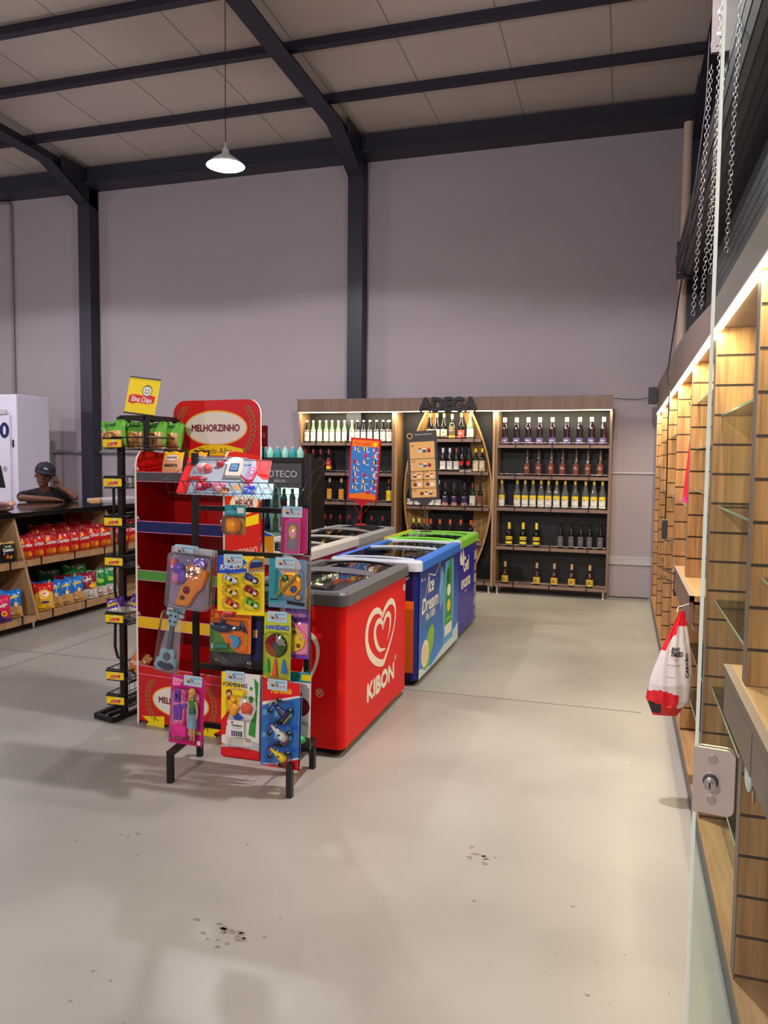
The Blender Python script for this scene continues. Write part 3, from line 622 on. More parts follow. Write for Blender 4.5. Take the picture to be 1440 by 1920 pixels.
def P_(name):
    return {
     'white': lambda: bottle(beer(.285, .0335), GD, CAPW, [(.02, .165, LW, 80, .0012)], [('e', .085, .016, .012, BROWN), ('e', .14, .005, .008, BROWN), ('t', 'CERVEJA', .105, .007, BROWN)], .27),
     'whiteg': lambda: bottle(beer(.285, .0335), GGR, CAPW, [(.02, .165, LW, 80, .0012)], [('e', .085, .016, .012, BROWN), ('e', .14, .005, .008, BROWN)], .27),
     'redyel': lambda: bottle(spir(.30, .036), GD, CAPR, [(.045, .085, CAPY, 80, .0012), (.085, .17, LR, 80, .0012)], [('t', 'RUM', .12, .014, LW)], .24),
     'amber': lambda: bottle(spir(.30, .037), GD, CAPT, [(.035, .165, LOG, 80, .0012)], [('e', .12, .024, .014, ORANGE), ('e', .115, .018, .008, LOG), ('e', .06, .02, .006, LC)], .25),
     'amber13': lambda: bottle(spir(.30, .036), GD, CAPR, [(.03, .16, CAPY, 80, .0012)], [('t', '13', .075, .035, RED)], .25),
     'redcap': lambda: bottle(wine(.30, .036), GD, CAPR, [(.05, .15, LW, 80, .0012)], [('e', .1, .02, .03, LOG)], .245),
     'cream': lambda: bottle(champ(.315, .041), GD, CAPYG, [(.04, .12, LC, 80, .0012)], [('e', .08, .008, .012, BROWN)], .25),
     'whisky': lambda: bottle(spir(.305, .04), GD, CAPYG, [(.03, .165, mat('label olive brown', (96, 80, 60), .5), 80, .0012), (.015, .045, LOG, 80, .0014)], [('t', 'RESERVA', .13, .008, LC), ('t', 'WHISKY', .1, .01, LC)], .25),
     'rose': lambda: bottle(champ(.32, .043), GD, CAPYG, [(.03, .11, mat('label coral', (238, 80, 70), .5), 80, .0012), (.0, .03, GR, 179, .0008)], [('t', 'ROSÉ', .06, .014, LW)], .24),
     'aqua': lambda: bottle(champ(.32, .043), GGR, CAPYG, [(.03, .125, mat('label pale aqua', (186, 216, 190), .5), 80, .0012)], [('e', .07, .014, .02, LC)], .24),
     'claret': lambda: bottle(wine(.29, .036), GD, CAPW, [(.03, .13, LW, 80, .0012)], [('e', .08, .014, .01, GREY), ('t', 'VINHO', .11, .007, BROWN)], .235),
     'claretr': lambda: bottle(wine(.29, .036), GD, CAPRD, [(.03, .13, LW, 80, .0012)], [('e', .08, .014, .01, GREY), ('t', 'VINHO', .11, .007, BROWN)], .235),
     'redseal': lambda: bottle(wine(.295, .036), GD, CAPB, [(.004, .015, LW, 80, .0012)], [('e', .11, .028, .032, LR), ('e', .11, .016, .02, RED)], .24),
     'stripe': lambda: bottle(wine(.285, .036), GD, CAPY, [(.01, .14, LC, 80, .0012)], [('e', .1, .02, .016, GREY), ('e', .05, .02, .02, BROWN), ('t', 'PORTO', .12, .01, MAROON)], .24),
     'blue': lambda: bottle(champ(.29, .04), LBLU, CAPW, [(.0, .03, LC, 80, .0012)], [], .26),
     'bubbly': lambda: bottle(champ(.325, .042), GD, CAPW, [(.015, .09, LW, 80, .0012)], [('t', 'BRUT', .05, .018, GREY)], .24),
     'violet': lambda: bottle(wine(.295, .038), GD, mat('capsule plum', (66, 46, 62), .4), [(.055, .14, LDP, 80, .0012), (.012, .055, mat('label dusty rose', (190, 130, 120), .5), 80, .0012)], [('t', 'SUAVE', .12, .01, LW)], .235),
     'greenw': lambda: bottle(wine(.295, .038), GG, CAPR, [(.02, .145, LW, 80, .0012)], [('e', .04, .012, .012, BROWN), ('t', 'TINTO', .12, .008, GREY)], .235),
     'maroon': lambda: bottle(wine(.30, .034), GD, CAPB, [(.02, .15, mat('label brown rose', (128, 72, 72), .5), 80, .0012)], [('e', .04, .02, .012, TAN)], .24),
     'limew': lambda: bottle(wine(.265, .033), GD, CAPYG, [(.02, .12, mat('label lime', (196, 200, 80), .5), 80, .0012)], [('e', .04, .018, .01, LW)], .215),
     'orange': lambda: bottle(wine(.265, .036), GD, CAPO, [(.012, .12, LO, 80, .0012), (.005, .028, LW, 80, .0014)], [('e', .1, .01, .006, BROWN), ('t', 'MOSCATO', .075, .006, LC)], .21),
     'juice': lambda: bottle(waist(.325, .041), GP, CAPW, [(.012, .085, LP, 85, .0014)], [('t', 'UVA', .045, .016, LW), ('e', .2, .009, .005, LW)], .275),
     'boca': lambda: bottle(beer(.32, .036), GB, CAPB, [(.03, .155, mat('label rust brown', (120, 60, 44), .5), 80, .0012)], [('e', .1, .026, .03, MAROON), ('t', 'DA', .112, .012, LC), ('t', 'ROÇA', .092, .014, LW)], .3),
     'cachaca': lambda: bottle(beer(.335, .0385), GC, CAPY, [(.02, .105, LW, 85, .0012), (.105, .155, CAPY, 85, .0012)], [('e', .108, .017, .017, LW), ('e', .108, .014, .014, BROWN), ('t', '51', .1, .016, LW), ('t', 'CACHAÇA', .04, .006, INK)], .285),
     'yband': lambda: bottle(spir(.29, .042), GD, CAPY, [(.085, .125, CAPY, 80, .0012), (.035, .065, CAPY, 80, .0012), (.065, .085, INK, 80, .0013)], [('t', 'CONHAQUE', .1, .011, INK)], .215),
     'silver': lambda: bottle(beer(.32, .037), GD, CAPB, [(.03, .15, mat('label slate', (96, 92, 104), .5), 60, .0012)], [('e', .09, .012, .035, mat('label dark wine', (110, 40, 44), .5)), ('e', .09, .008, .02, GREY)], .31),
     'brandy': lambda: bottle(squat(.265, .042), GB, CAPT, [(.02, .1, mat('label gold', (214, 176, 50), .5), 80, .0012)], [('e', .065, .012, .012, BROWN), ('t', 'DREHER', .04, .009, BROWN)], .205),
    }[name]()
proto = {}
def place(kind, x, y, z, lab, grp):
    if kind not in proto: proto[kind] = o = P_(kind)
    else: o = copy_tree(proto[kind])
    o.location = (x, y, z); o.rotation_euler = (0, 0, math.radians(-9 + R.uniform(-6, 6))); tag(o, lab, 'bottle', grp)
def row(kinds, xs, z, what, where, y=9.50, grp=None):
    for n, x in enumerate(xs):
        k = kinds if isinstance(kinds, str) else kinds[n]
        wh = what if isinstance(what, str) else what[n]
        place(k, x, y + (R.uniform(-.006, .006)), z + .001, '%s, %s from the left on %s' % (wh, ORD[n], where), grp)
row('juice', [-1.39, -1.246, -1.105, -.968, -.819, -.651, -.501, -.365, -.227], 1.825, 'dark juice bottle with white cap', 'the top shelf at right', grp='purple-labelled juice bottles')
row('boca', [-1.111, -.973, -.824, -.691, -.534, -.397, -.255], 1.447, 'brown bottle with red and black label', 'second shelf at right', grp='brown bottles, second right shelf')
row('cachaca', [-1.411, -1.223, -1.128, -1.033, -.937, -.848, -.751, -.652, -.535, -.415, -.318, -.221], 1.06, 'clear bottle with yellow cap', 'third shelf at right', grp='clear yellow-capped bottles')
row(['yband'] * 3 + ['silver'] * 5, [-1.311, -1.141, -.98, -.692, -.565, -.456, -.352, -.231], .585, ['dark bottle with yellow cap and bands'] * 3 + ['black bottle with grey slim label'] * 5, 'fourth shelf at right', grp='bottles on the fourth right shelf')
row('brandy', [-1.35, -.964, -.756, -.55, -.34], .125, 'squat dark bottle with gold label', 'the lowest shelf at right', grp='gold-labelled bottles on the lowest shelf')
row(['white'] + ['whiteg'] * 7 + ['white'] * 6, [-3.997, -3.907, -3.816, -3.722, -3.640, -3.556, -3.472, -3.367, -3.293, -3.208, -3.122, -3.032, -2.947, -2.860], 1.845,
    ['brown bottle with white label'] + ['pale green bottle with white label'] * 7 + ['brown bottle with white label'] * 6, 'the top shelf at left', grp='white-labelled bottles on the top left shelf')
row('white', [-2.912, -2.826], 1.845, 'brown bottle of the rear pair', 'the top shelf at left', y=9.60, grp='white-labelled bottles on the top left shelf')
row('redyel', [-4.02, -3.905, -3.798, -3.684], 1.455, 'dark bottle with red and yellow label', 'second shelf at left', grp='red and yellow labelled bottles')
row(['amber'] * 4 + ['amber13'], [-4.01, -3.846, -3.673, -3.505, -2.858], 1.078, ['dark bottle with amber label and cork'] * 4 + ['dark bottle with yellow label numbered 13'], 'third shelf at left', grp='amber-labelled bottles')
row('redcap', [-3.91, -3.823, -3.737, -3.652, -3.522, -3.398, -3.26, -3.088, -2.94], .60, 'dark bottle with red capsule', 'fourth shelf at left', grp='red-capsuled bottles behind the freezers')
row(['cream', 'cream', 'cream', 'whisky', 'rose', 'aqua'], [-2.33, -2.24, -2.15, -2.045, -1.93, -1.815], 1.895, ['dark wine with cream label', 'dark wine with cream label', 'dark wine with cream label', 'dark square-shouldered bottle with brown label', 'sparkling bottle with coral red label', 'pale green sparkling bottle'], 'the barrel top shelf', grp='bottles on the barrel top shelf')
row(['blue', 'claret', 'claret', 'claretr', 'redseal', 'redseal', 'stripe', 'stripe'], [-2.52, -2.155, -2.069, -1.984, -1.909, -1.825, -1.741, -1.660], 1.49, ['blue bottle half hidden', 'wine with white capsule', 'wine with white capsule', 'wine with rust capsule', 'wine with red round seal', 'wine with red round seal', 'wine with yellow cap', 'wine with yellow cap'], 'the barrel second shelf', grp='bottles on the barrel second shelf')
row(['bubbly'] * 5 + ['violet'] * 3 + ['greenw', 'maroon'], [-2.575, -2.485, -2.39, -2.30, -2.21, -2.12, -2.005, -1.876, -1.773, -1.68], 1.05, ['sparkling bottle with white label'] * 5 + ['wine with violet label'] * 3 + ['green wine with red capsule', 'slim wine with rose brown label'], 'the barrel third shelf', grp='bottles on the barrel third shelf')
row(['limew', 'limew'] + ['orange'] * 6, [-2.528, -2.452, -2.378, -2.30, -2.182, -2.052, -1.916, -1.787], .62, ['wine with lime label'] * 2 + ['wine with orange label and capsule'] * 6, 'the barrel fourth shelf', grp='bottles on the barrel fourth shelf')
# ================================================================== chest freezers
KR = mat('freezer red enamel', (226, 10, 12), .42, spec=.3); FG = mat('freezer rim grey', (96, 96, 102), .35); LIDG = sheet('lid glass', (206, 214, 214), .02, gloss=1.1)
INN = mat('freezer inside', (120, 124, 128), .5); FRZB = mat('freezer navy side', (28, 22, 66), .35)
def heart(M_, F, cx, cy, s, m, ax=1):
    """brand-free outline: two nested heart strokes that swirl"""
    outer = [(-.05, .60), (-.14, .74), (-.30, .84), (-.48, .84), (-.66, .72), (-.78, .50), (-.82, .20), (-.76, -.14), (-.60, -.46), (-.36, -.74), (-.12, -.92), (.06, -.98), (.18, -.84), (.36, -.60), (.54, -.30), (.66, .0), (.72, .3), (.70, .58), (.60, .78), (.44, .88), (.26, .84), (.10, .72), (-.02, .56), (-.05, .60)]
    ws = [.15, .17, .19, .2, .22, .24, .25, .26, .26, .25, .22, .2, .16, .13, .11, .1, .12, .15, .18, .2, .19, .17, .15, .15]
    inner = [(.16, -.58), (-.12, -.50), (-.30, -.26), (-.40, .04), (-.40, .28), (-.30, .44), (-.14, .46), (-.02, .30), (.00, .16), (.08, .36), (.20, .50), (.32, .50), (.42, .36), (.42, .12), (.36, -.12), (.26, -.34)]
    wi = [.03, .12, .2, .22, .21, .19, .17, .15, .13, .15, .17, .17, .16, .13, .08, .02]
    def sm(P, W, n=4):
        o = []; q = []
        for i in range(len(P) - 1):
            p0, p1, p2, p3 = P[max(0, i - 1)], P[i], P[i + 1], P[min(len(P) - 1, i + 2)]
            for k in range(n):
                t_ = k / n; o.append(tuple(.5 * (2 * p1[c] + (p2[c] - p0[c]) * t_ + (2 * p0[c] - 5 * p1[c] + 4 * p2[c] - p3[c]) * t_ ** 2 + (3 * p1[c] - p0[c] - 3 * p2[c] + p3[c]) * t_ ** 3) for c in (0, 1))); q.append(W[i] * (1 - t_) + W[i + 1] * t_)
        return o + [P[-1]], q + [W[-1]]
    for P, W in ((outer, ws), (inner, wi)):
        o, q = sm(P, W); M_.strip(F, [(cx + x * s * ax, cy + y * s * 1.05) for x, y in o], [v * s * .8 * (1 + (ax - 1) * .35) for v in q], m, d=.0008)
def freezer(name, lab, x0, x1, y0, y1, body, rimx, rimy, ztop=.84, rim=.07, art=None, gl=True, packs=None, rz=0, side=None, arch=.03, corner=None):
    f = thing(name, lab, 'freezer', ((x0 + x1) / 2, (y0 + y1) / 2, 0), group='chest freezers in the island')
    W, D = (x1 - x0) / 2, (y1 - y0) / 2; r = .045
    t = M(); o = rrect(-W, -D, W, D, r); i_ = rrect(-W + .07, -D + .07, W - .07, D - .07, .03); n = len(o)
    vs = [(x, y, .045) for x, y in o] + [(x, y, ztop) for x, y in o] + [(x, y, ztop) for x, y in i_] + [(x, y, .32) for x, y in i_]
    def side_m(k):
        a, b = o[k], o[(k + 1) % n]
        return (side or body) if abs(a[1] + D) < 1e-6 and abs(b[1] + D) < 1e-6 else body
    for k in range(n): t.add([vs[k], vs[(k + 1) % n], vs[n + (k + 1) % n], vs[n + k]], [(0, 1, 2, 3)], side_m(k), abs(o[k][0]) < W and abs(o[k][1]) < D)
    t.add(vs, [(n + k, n + (k + 1) % n, 2 * n + (k + 1) % n, 2 * n + k) for k in range(n)] + [(2 * n + k, 2 * n + (k + 1) % n, 3 * n + (k + 1) % n, 3 * n + k) for k in range(n)] + [tuple(3 * n + k for k in range(n))], INN)
    t.add(vs, [tuple(range(n))[::-1]], BLACK)
    t.box(-W + .02, -W + .021, -D - .0008, -D + .0, .05, ztop - .01, INK)
    if art: art(t, Fr((W + .0006, -D, 0), (0, 1, 0), (0, 0, 1)), 2 * D, Fr((-W, -D - .0006, 0), (1, 0, 0), (0, 0, 1)), 2 * W)
    t.build('body', f)
    # rim: long sides take rimx, short sides rimy
    t = M(); e = .018; h0, h1 = ztop - .005, ztop + rim
    o = rrect(-W - e, -D - e, W + e, D + e, r + .01); i_ = rrect(-W + .055, -D + .055, W - .055, D - .055, .02); o2 = rrect(-W - e + .012, -D - e + .012, W + e - .012, D + e - .012, r)
    vs = [(x, y, h0) for x, y in o] + [(x, y, h1 - .014) for x, y in o] + [(x, y, h1) for x, y in o2] + [(x, y, h1) for x, y in i_] + [(x, y, h0) for x, y in i_]
    for k in range(n):
        a, b = o[k], o[(k + 1) % n]
        cm = rimx if abs(a[0] - b[0]) < 1e-6 else (rimy if abs(a[1] - b[1]) < 1e-6 else (corner or rimx))
        for q in range(4): t.add([vs[q * n + k], vs[q * n + (k + 1) % n], vs[(q + 1) * n + (k + 1) % n], vs[(q + 1) * n + k]], [(0, 1, 2, 3)], cm, False)
        t.add([vs[k], vs[(k + 1) % n], vs[4 * n + (k + 1) % n], vs[4 * n + k]], [(3, 2, 1, 0)], cm)
    t.build('rim', f)
    for k in range(2):   # two sliding glass lids
        ya, yb = (-D + .05, .05) if k == 0 else (-.05, D - .05); z = h1 + (.006 if k == 0 else -.008)
        t = M(); NX = 12; gx = W - .05
        P = [(-gx + 2 * gx * j / NX, z + arch * (1 - (2 * j / NX - 1) ** 2) - arch * .6) for j in range(NX + 1)]
        for (xa, za), (xb, zb) in zip(P, P[1:]):
            t.add([(xa, ya, za), (xb, ya, zb), (xb, yb, zb), (xa, yb, za)], [(0, 1, 2, 3)], LIDG, True)
        t.build('lid_glass', f)
        t = M(); fr_m = BLACK if gl else rimy
        for yy in (ya, yb):
            t2 = M(); t2.tube([(x, yy, zz + .002) for x, zz in P], .008, fr_m); t2.build('lid_frame', f)
        if gl:   # lens-shaped dark handle
            yc = ya if k == 0 else yb; sg = 1 if k == 0 else -1; N = 14
            A = [(-gx + 2 * gx * j / N) for j in range(N + 1)]; zz = lambda x: z + arch * (1 - (x / gx) ** 2) - arch * .6 + .006
            yc2 = (yb - .015) if k == 0 else (ya + .18)
            for a, b in zip(A, A[1:]):
                wa, wb = .085 * (1 - (a / gx) ** 2) + .012, .085 * (1 - (b / gx) ** 2) + .012
                t.add([(a, yc2 - wa, zz(a)), (b, yc2 - wb, zz(b)), (b, yc2 + .02, zz(b) + .012), (a, yc2 + .02, zz(a) + .012)], [(0, 1, 2, 3)], FG, True)
        if gl: t.build('lid_handle', f)
    for sx in (-1, 1):
        for sy in (-1, 1):
            t = M(); t.cyl((sx * (W - .08) - .012, sy * (D - .07), .022), (sx * (W - .08) + .012, sy * (D - .07), .022), .021, BLACK, n=14); t.box(sx * (W - .08) - .02, sx * (W - .08) + .02, sy * (D - .07) - .03, sy * (D - .07) + .03, .036, .046, ZINC); t.build('wheel', f)
    return f
def kibon(t, F, L, G, Wd):
    heart(t, F, .70, .545, .185, CREAM, ax=2.1)
    t.text(F, 'KIBON', .68, .195, .105, CREAM, bold=.009, W=.55); t.text(F, '®', .99, .30, .04, CREAM, W=.05)
    t.rect(F, 1.16, .735, 1.22, .78, LGREY, .001); t.text(F, 'metalfrio', 1.16, .815, .02, LGREY, d=.03)
    t.text(G, '®', .505, .33, .045, CREAM, d=.001)
    heart(t, G, .33, .5, .19, CREAM, ax=1.2)
a_ = freezer('chest_freezer', 'red chest freezer with white heart emblem and dark grey lid rim', -2.05, -1.405, 3.86, 5.13, KR, FG, FG, art=kibon)
def icedream(t, F, L, G, Wd):
    z0, z1 = .05, .835; N = 14
    for k in range(N):   # printed banner from navy to bright blue
        f0 = k / N; c = [int(a * (1 - f0) + b * f0) for a, b in zip((40, 140, 235), (24, 46, 140))]
        t.rect(F, .02, z0 + (z1 - z0) * k / N, L - .02, z0 + (z1 - z0) * (k + 1) / N, mat('banner blue %d' % k, c, .35), .0004)
    t.poly(F, [(.02, .05), (L - .02, .05), (L - .02, .2), (.9, .13), (.4, .06), (.02, .12)], mat('ice pale', (206, 226, 240), .4), .0008)
    t.ell(F, .20, .20, .115, .10, mat('coconut cream', (240, 226, 196), .5), .0016); t.ell(F, .20, .20, .08, .07, mat('coconut flesh', (236, 206, 176), .5), .002)
    t.ell(F, .36, .26, .14, .10, mat('coconut green', (130, 190, 30), .4), .0012, a=.6); t.ell(F, .24, .16, .13, .09, MATS['coconut green'], .001)
    for k in range(9): a = .5 + k * .28; t.poly(F, [(.26, .36), (.26 + .14 * math.cos(a) + .01, .36 + .14 * math.sin(a)), (.26 + .14 * math.cos(a) - .012, .36 + .14 * math.sin(a))], TEAL, .0011)
    pk = [(.86, .18), (1.12, .18), (1.12, .72), (1.08, .83), (.98, .76), (.90, .72)]
    t.poly(F, [(.80, .12), (1.18, .12), (1.20, .5), (1.18, .8), (.86, .8), (.78, .5)], SKY, .0009); t.poly(F, pk, GREEN, .0013); t.rect(F, .86, .18, 1.12, .27, PAPER, .0016); t.rect(F, .9, .3, 1.1, .32, LIME, .0016)
    t.ell(F, 1.0, .55, .07, .05, PAPER, .0017); t.ell(F, 1.0, .42, .06, .05, YEL, .0017); t.ell(F, .98, .66, .06, .07, DGREEN, .0015)
    t.text(F, 'Ice', .36, .64, .12, PAPER, d=.0018, bold=.004, slant=.2); t.text(F, 'Dream', .34, .51, .11, PAPER, W=.5, d=.0018, bold=.004, slant=.2)
    t.strip(F, [(.1, .5), (.2, .63), (.3, .78), (.5, .74), (.66, .82), (.7, .64), (.62, .5)], .008, PAPER, d=.0014)
    t.text(F, 'Fini 100%', .36, .44, .055, PAPER, d=.0018, bold=.002)
    t.ell(F, .08, .76, .012, .014, PAPER, .0018); t.text(F, 'sorvetes', .13, .752, .016, PAPER, al='L', d=.0018)
    t.poly(F, [(.64, .6), (.74, .78), (.80, .7), (.78, .5), (.7, .44)], SKY, .0012); t.strip(F, [(.64, .6), (.74, .78), (.80, .7), (.78, .5), (.7, .44)], .006, LBLUE, close=True, d=.0015)
    # orange crate print on the short end
    t.rect(G, .35, .10, Wd - .035, .62, mat('rust orange', (196, 92, 20), .5), .001); t.rect(G, .35, .56, Wd - .035, .62, ORANGE, .0014); t.rect(G, .52, .1, .54, .56, ORANGE, .0014); t.ell(G, .37, .42, .02, .03, NAVY, .0015)
freezer('chest_freezer', 'blue chest freezer with white and blue rim and coconut artwork', -2.02, -1.36, 5.28, 6.70, mat('freezer blue', (26, 34, 120), .32), mat('rim blue', (40, 120, 226), .35), mat('rim white', (206, 212, 226), .35), art=icedream, gl=False, side=FRZB, corner=MATS['rim white'], arch=.01)
def encanta(t, F, L, G, Wd):
    W_ = PAPER
    t.text(F, 'Gel', .36, .60, .14, W_, bold=.006); t.poly(F, [(.1, .68), (.06, .74), (.12, .82), (.18, .72), (.2, .84), (.26, .76), (.26, .66)], W_, .001)
    t.text(F, 'encanta', .36, .45, .12, W_, bold=.005, sx=.85); t.text(F, 'sorvetes', .36, .40, .025, W_)
    for k in range(12):
        x = .80 + (k % 2) * .07; z = .12 + (k // 2) * .115; t.poly(F, [(x - .03, z - .04), (x + .03, z - .05), (x + .028, z + .04), (x - .02, z + .05)], [SKY, ORANGE, LBLUE, TAN][k % 4], .001)
freezer('chest_freezer', 'violet-blue chest freezer with bright green rim', -2.04, -1.38, 6.76, 7.70, mat('freezer violet', (44, 36, 170), .32), mat('rim green', (120, 204, 50), .35), mat('rim green 2', (130, 210, 70), .35), art=encanta, gl=False, corner=MATS['rim white'], arch=.01)
def redart(t, F, L, G, Wd):
    heart(t, F, L - .28, .66, .09, CREAM); t.ell(F, L - .28, .66, .11, .11, CREAM, .0006); heart(t, Fr(F.o + F.n * .001, F.u, F.v), L - .28, .66, .08, NAVY)
freezer('chest_freezer', 'crimson chest freezer with cream white lid, behind the toy rack', -2.86, -2.21, 4.98, 6.42, mat('freezer crimson', (190, 30, 56), .35), mat('rim cream', (226, 220, 204), .35), mat('rim cream 2', (220, 214, 200), .35), art=redart, gl=False, arch=.015, ztop=.88, corner=MATS['rim cream'])
freezer('chest_freezer', 'light grey chest freezer with curved dark lid, carrying the red poster', -2.98, -2.33, 6.52, 7.96, mat('freezer pale', (200, 204, 210), .35), mat('rim grey pale', (176, 180, 190), .35), mat('rim grey pale 2', (186, 188, 196), .35), art=None, gl=True)
t = M(); t.box(-2.075, -2.06, 6.75, 7.7, .86, .915, YEL); t.build('yellow_trim', label='yellow edge strip beside the green freezer rim', cat='trim strip', loc=(-2.07, 7.2, .88))
# packs inside the red freezer and blue ones
pc = 0
for (cx, cy, n, m1, m2, wh) in ((-1.73, 4.02, 10, PAPER, GREY, 'the red chest freezer'), (-1.70, 5.62, 8, LIME, SKY, 'the blue chest freezer'), (-1.72, 7.1, 6, TAN, BROWN, 'the green-rimmed freezer'), (-2.6, 6.9, 5, TAN, YEL2, 'the grey chest freezer')):
    for k in range(n):
        t = M(); t.box(-.045, .045, -.018, .018, -.12, .12, m1); t.box(-.035, .035, -.0185, .0185, .0, .09, m2)
        o = t.build('ice_cream_pack', label='frozen treat pack, %s from the left inside %s' % (ORD[k], wh), cat='ice cream pack', group='frozen packs inside ' + wh)
        o.location = (cx + (k - n / 2) * .055 + .02, cy + (.02 if k % 2 else 0), .62); o.rotation_euler = (math.radians(-22), 0, R.uniform(-.1, .1)); o.location.x = cx - .26 + k * (.52 / n)
    for k in range(3):
        t = M(); t.box(-.26, .26, -.16, .16, -.11, .11, [LGREY, LBLUE, TAN][k]); t.box(-.22, .22, -.12, .12, .11, .112, m1)
        o = t.build('carton', label='low carton, %s from the near end inside %s' % (ORD[k], wh), cat='carton', group='cartons inside ' + wh); o.location = (cx, cy + .34 + k * .17 if n > 6 else cy + .22 + k * .1, .45); o.scale = (.9, .48 if n > 6 else .28, .9)
# ------------------------------------------------------------------ price posters on poles
def poster(name, lab, x, y, z0, frame, zb, zt, W, art, tilt):
    p = thing(name, lab, 'poster', (x, y, z0)); T = math.tan(math.radians(0))
    F = Fr((0, -.006, 0), (math.cos(tilt), 0, -math.sin(tilt)), (math.sin(tilt), 0, math.cos(tilt))); H = zt - zb; h0 = zb - z0
    t = M(); t.prism([(-W / 2, h0), (W / 2, h0), (W / 2, h0 + H), (-W / 2, h0 + H)], Fr((0, .006, 0), F.u, F.v), 0, .012, frame); t.build('frame', p)
    t = M(); art(t, F, W, h0, H); t.build('sheet', p)
    t = M(); t.cyl((0, 0, .005), F.p(0, h0 + .02, -.004), .006, frame, n=8); t.cyl((0, 0, 0), (0, 0, .01), .06, frame, n=20)
    t.poly(F, [(-.08, h0), (.08, h0), (.0, h0 - .07)], frame, -.002); t.poly(F, [(-.08, h0), (.0, h0 - .07), (.08, h0)], frame, -.003)
    for s_ in (-1, 1): t.tube([F.p(s_ * .12, h0, -.004), F.p(0, h0 - .16, -.006)], .002, frame)
    t.build('pole', p)
def promo(t, F, W, h, H):
    a = W / 2 - .02; t.rect(F, -a, h + .02, a, h + H - .02, mat('poster blue', (54, 120, 196), .5), .001); t.rect(F, -a, h + H - .09, a, h + H - .02, ORANGE, .0014); t.poly(F, [(-a, h + .02), (a, h + .02), (a, h + .07), (.03, h + .09), (-a, h + .06)], ORANGE, .0014)
    t.text(F, 'Promoções', -.03, h + H - .075, .035, RED, d=.002, slant=.2, sx=.8); t.ell(F, a - .04, h + H - .06, .02, .02, YEL, .0018); t.ell(F, .06, h + .09, .03, .015, RED, .002)
    cs = [RED, TAN, CREAM, BROWN, YEL, INK, PAPER, PINK, MAROON]; q = 0
    for r in range(7):
        for c in range(3):
            x = -a + .03 + c * .1; z = h + .12 + r * .066; q += 1
            if (r, c) in ((3, 1), (5, 0)): continue
            for k in range(3): t.rect(F, x + k * .014, z, x + .012 + k * .014, z + .028 + .01 * ((q + k) % 3), cs[(q * 2 + k) % 9], .0016)
            t.rect(F, x + .035, z - .012, x + .065, z - .003, PAPER, .0018)
poster('price_poster', 'tilted red-framed blue price poster standing on the grey freezer', -2.60, 7.62, .945, mat('poster red frame', (190, 14, 22), .4), 1.20, 1.85, .33, promo, math.radians(3.5))
def menu(t, F, W, h, H):
    a = W / 2 - .022; O_ = mat('menu orange', (226, 172, 104), .55); t.text(F, 'Expresso da Bella Vista', .02, h + H - .04, .013, PAPER, d=.002); t.ell(F, -a + .01, h + H - .045, .03, .03, mat('badge gold', (190, 150, 70), .5), .0022); t.ell(F, -a + .01, h + H - .045, .018, .018, INK, .0026)
    y = h + .03
    for hh, n in ((.09, 1), (.085, 2), (.085, 2), (.12, 1), (.17, 1)):
        for k in range(n):
            x0 = -a + k * (2 * a / n) + .003; x1 = -a + (k + 1) * (2 * a / n) - .003; t.poly(F, rrect(x0, y, x1, y + hh - .006, .008), O_, .0012); c = (x0 + x1) / 2
            for q in range(3 if n == 1 else 2):
                cx = c + (q - .5) * .045; t.ell(F, cx, y + hh * .42, .019, .016, [MAROON, PAPER, BROWN, LBLUE, DGREY][(q + n + int(hh * 100)) % 5], .0016); t.ell(F, cx, y + hh * .55, .014, .008, [BROWN, CREAM, RED][(q + int(y * 50)) % 3], .002)
            for q in range(2): t.rect(F, x0 + .008, y + hh * .7 + q * .012, x0 + .05, y + hh * .7 + q * .012 + .004, BROWN, .0018)
        y += hh
poster('menu_poster', 'tilted dark-framed orange menu poster standing on the green-rimmed freezer', -1.83, 7.36, .925, mat('poster dark frame', (62, 56, 56), .45), 1.235, 1.915, .30, menu, math.radians(-3.5))
# ------------------------------------------------------------------ bottle cooler behind the toy rack
c = thing('bottle_cooler', 'black upright bottle cooler glowing teal behind the toy rack', 'cooler', (-3.40, 7.62, 0))
W, D, H = .27, .32, 1.64; BK = mat('cooler black', (20, 19, 21), .4)
t = M(); t.box(-W, W, D - .03, D, .06, H, BK); t.box(-W, -W + .03, -D, D - .03, .06, H, BK); t.box(W - .03, W, -D, D - .03, .06, H, BK); t.box(-W + .03, W - .03, -D, D - .03, .06, .2, BK); t.box(-W + .03, W - .03, -D, D - .03, 1.33, H, BK)
F = Fr((0, -D - .001, 0), (1, 0, 0), (0, 0, 1)); t.rect(F, -W, 1.33, W, 1.58, mat('cooler header grey', (70, 68, 72), .4), .001); t.text(F, 'BOTECO', .03, 1.44, .07, LGREY, d=.002); t.text(F, 'BEBIDAS', .03, 1.39, .025, LGREY, d=.002)
t.build('cabinet', c)
t = M(); t.box(-W + .035, W - .035, D - .035, D - .031, .22, 1.32, mat('cooler light panel', (215, 255, 235), .5, emit=4.5)); t.build('light_panel', c, label='glowing pale interior panel')
for z in (.22, .56, .86, 1.10):
    t = M(); t.box(-W + .035, W - .035, -D + .05, D - .04, z, z + .012, LGREY); t.build('shelf', c)
M().box(-W + .03, W - .03, -D, -D + .004, .2, 1.33, LIDG).build('glass_door', c)
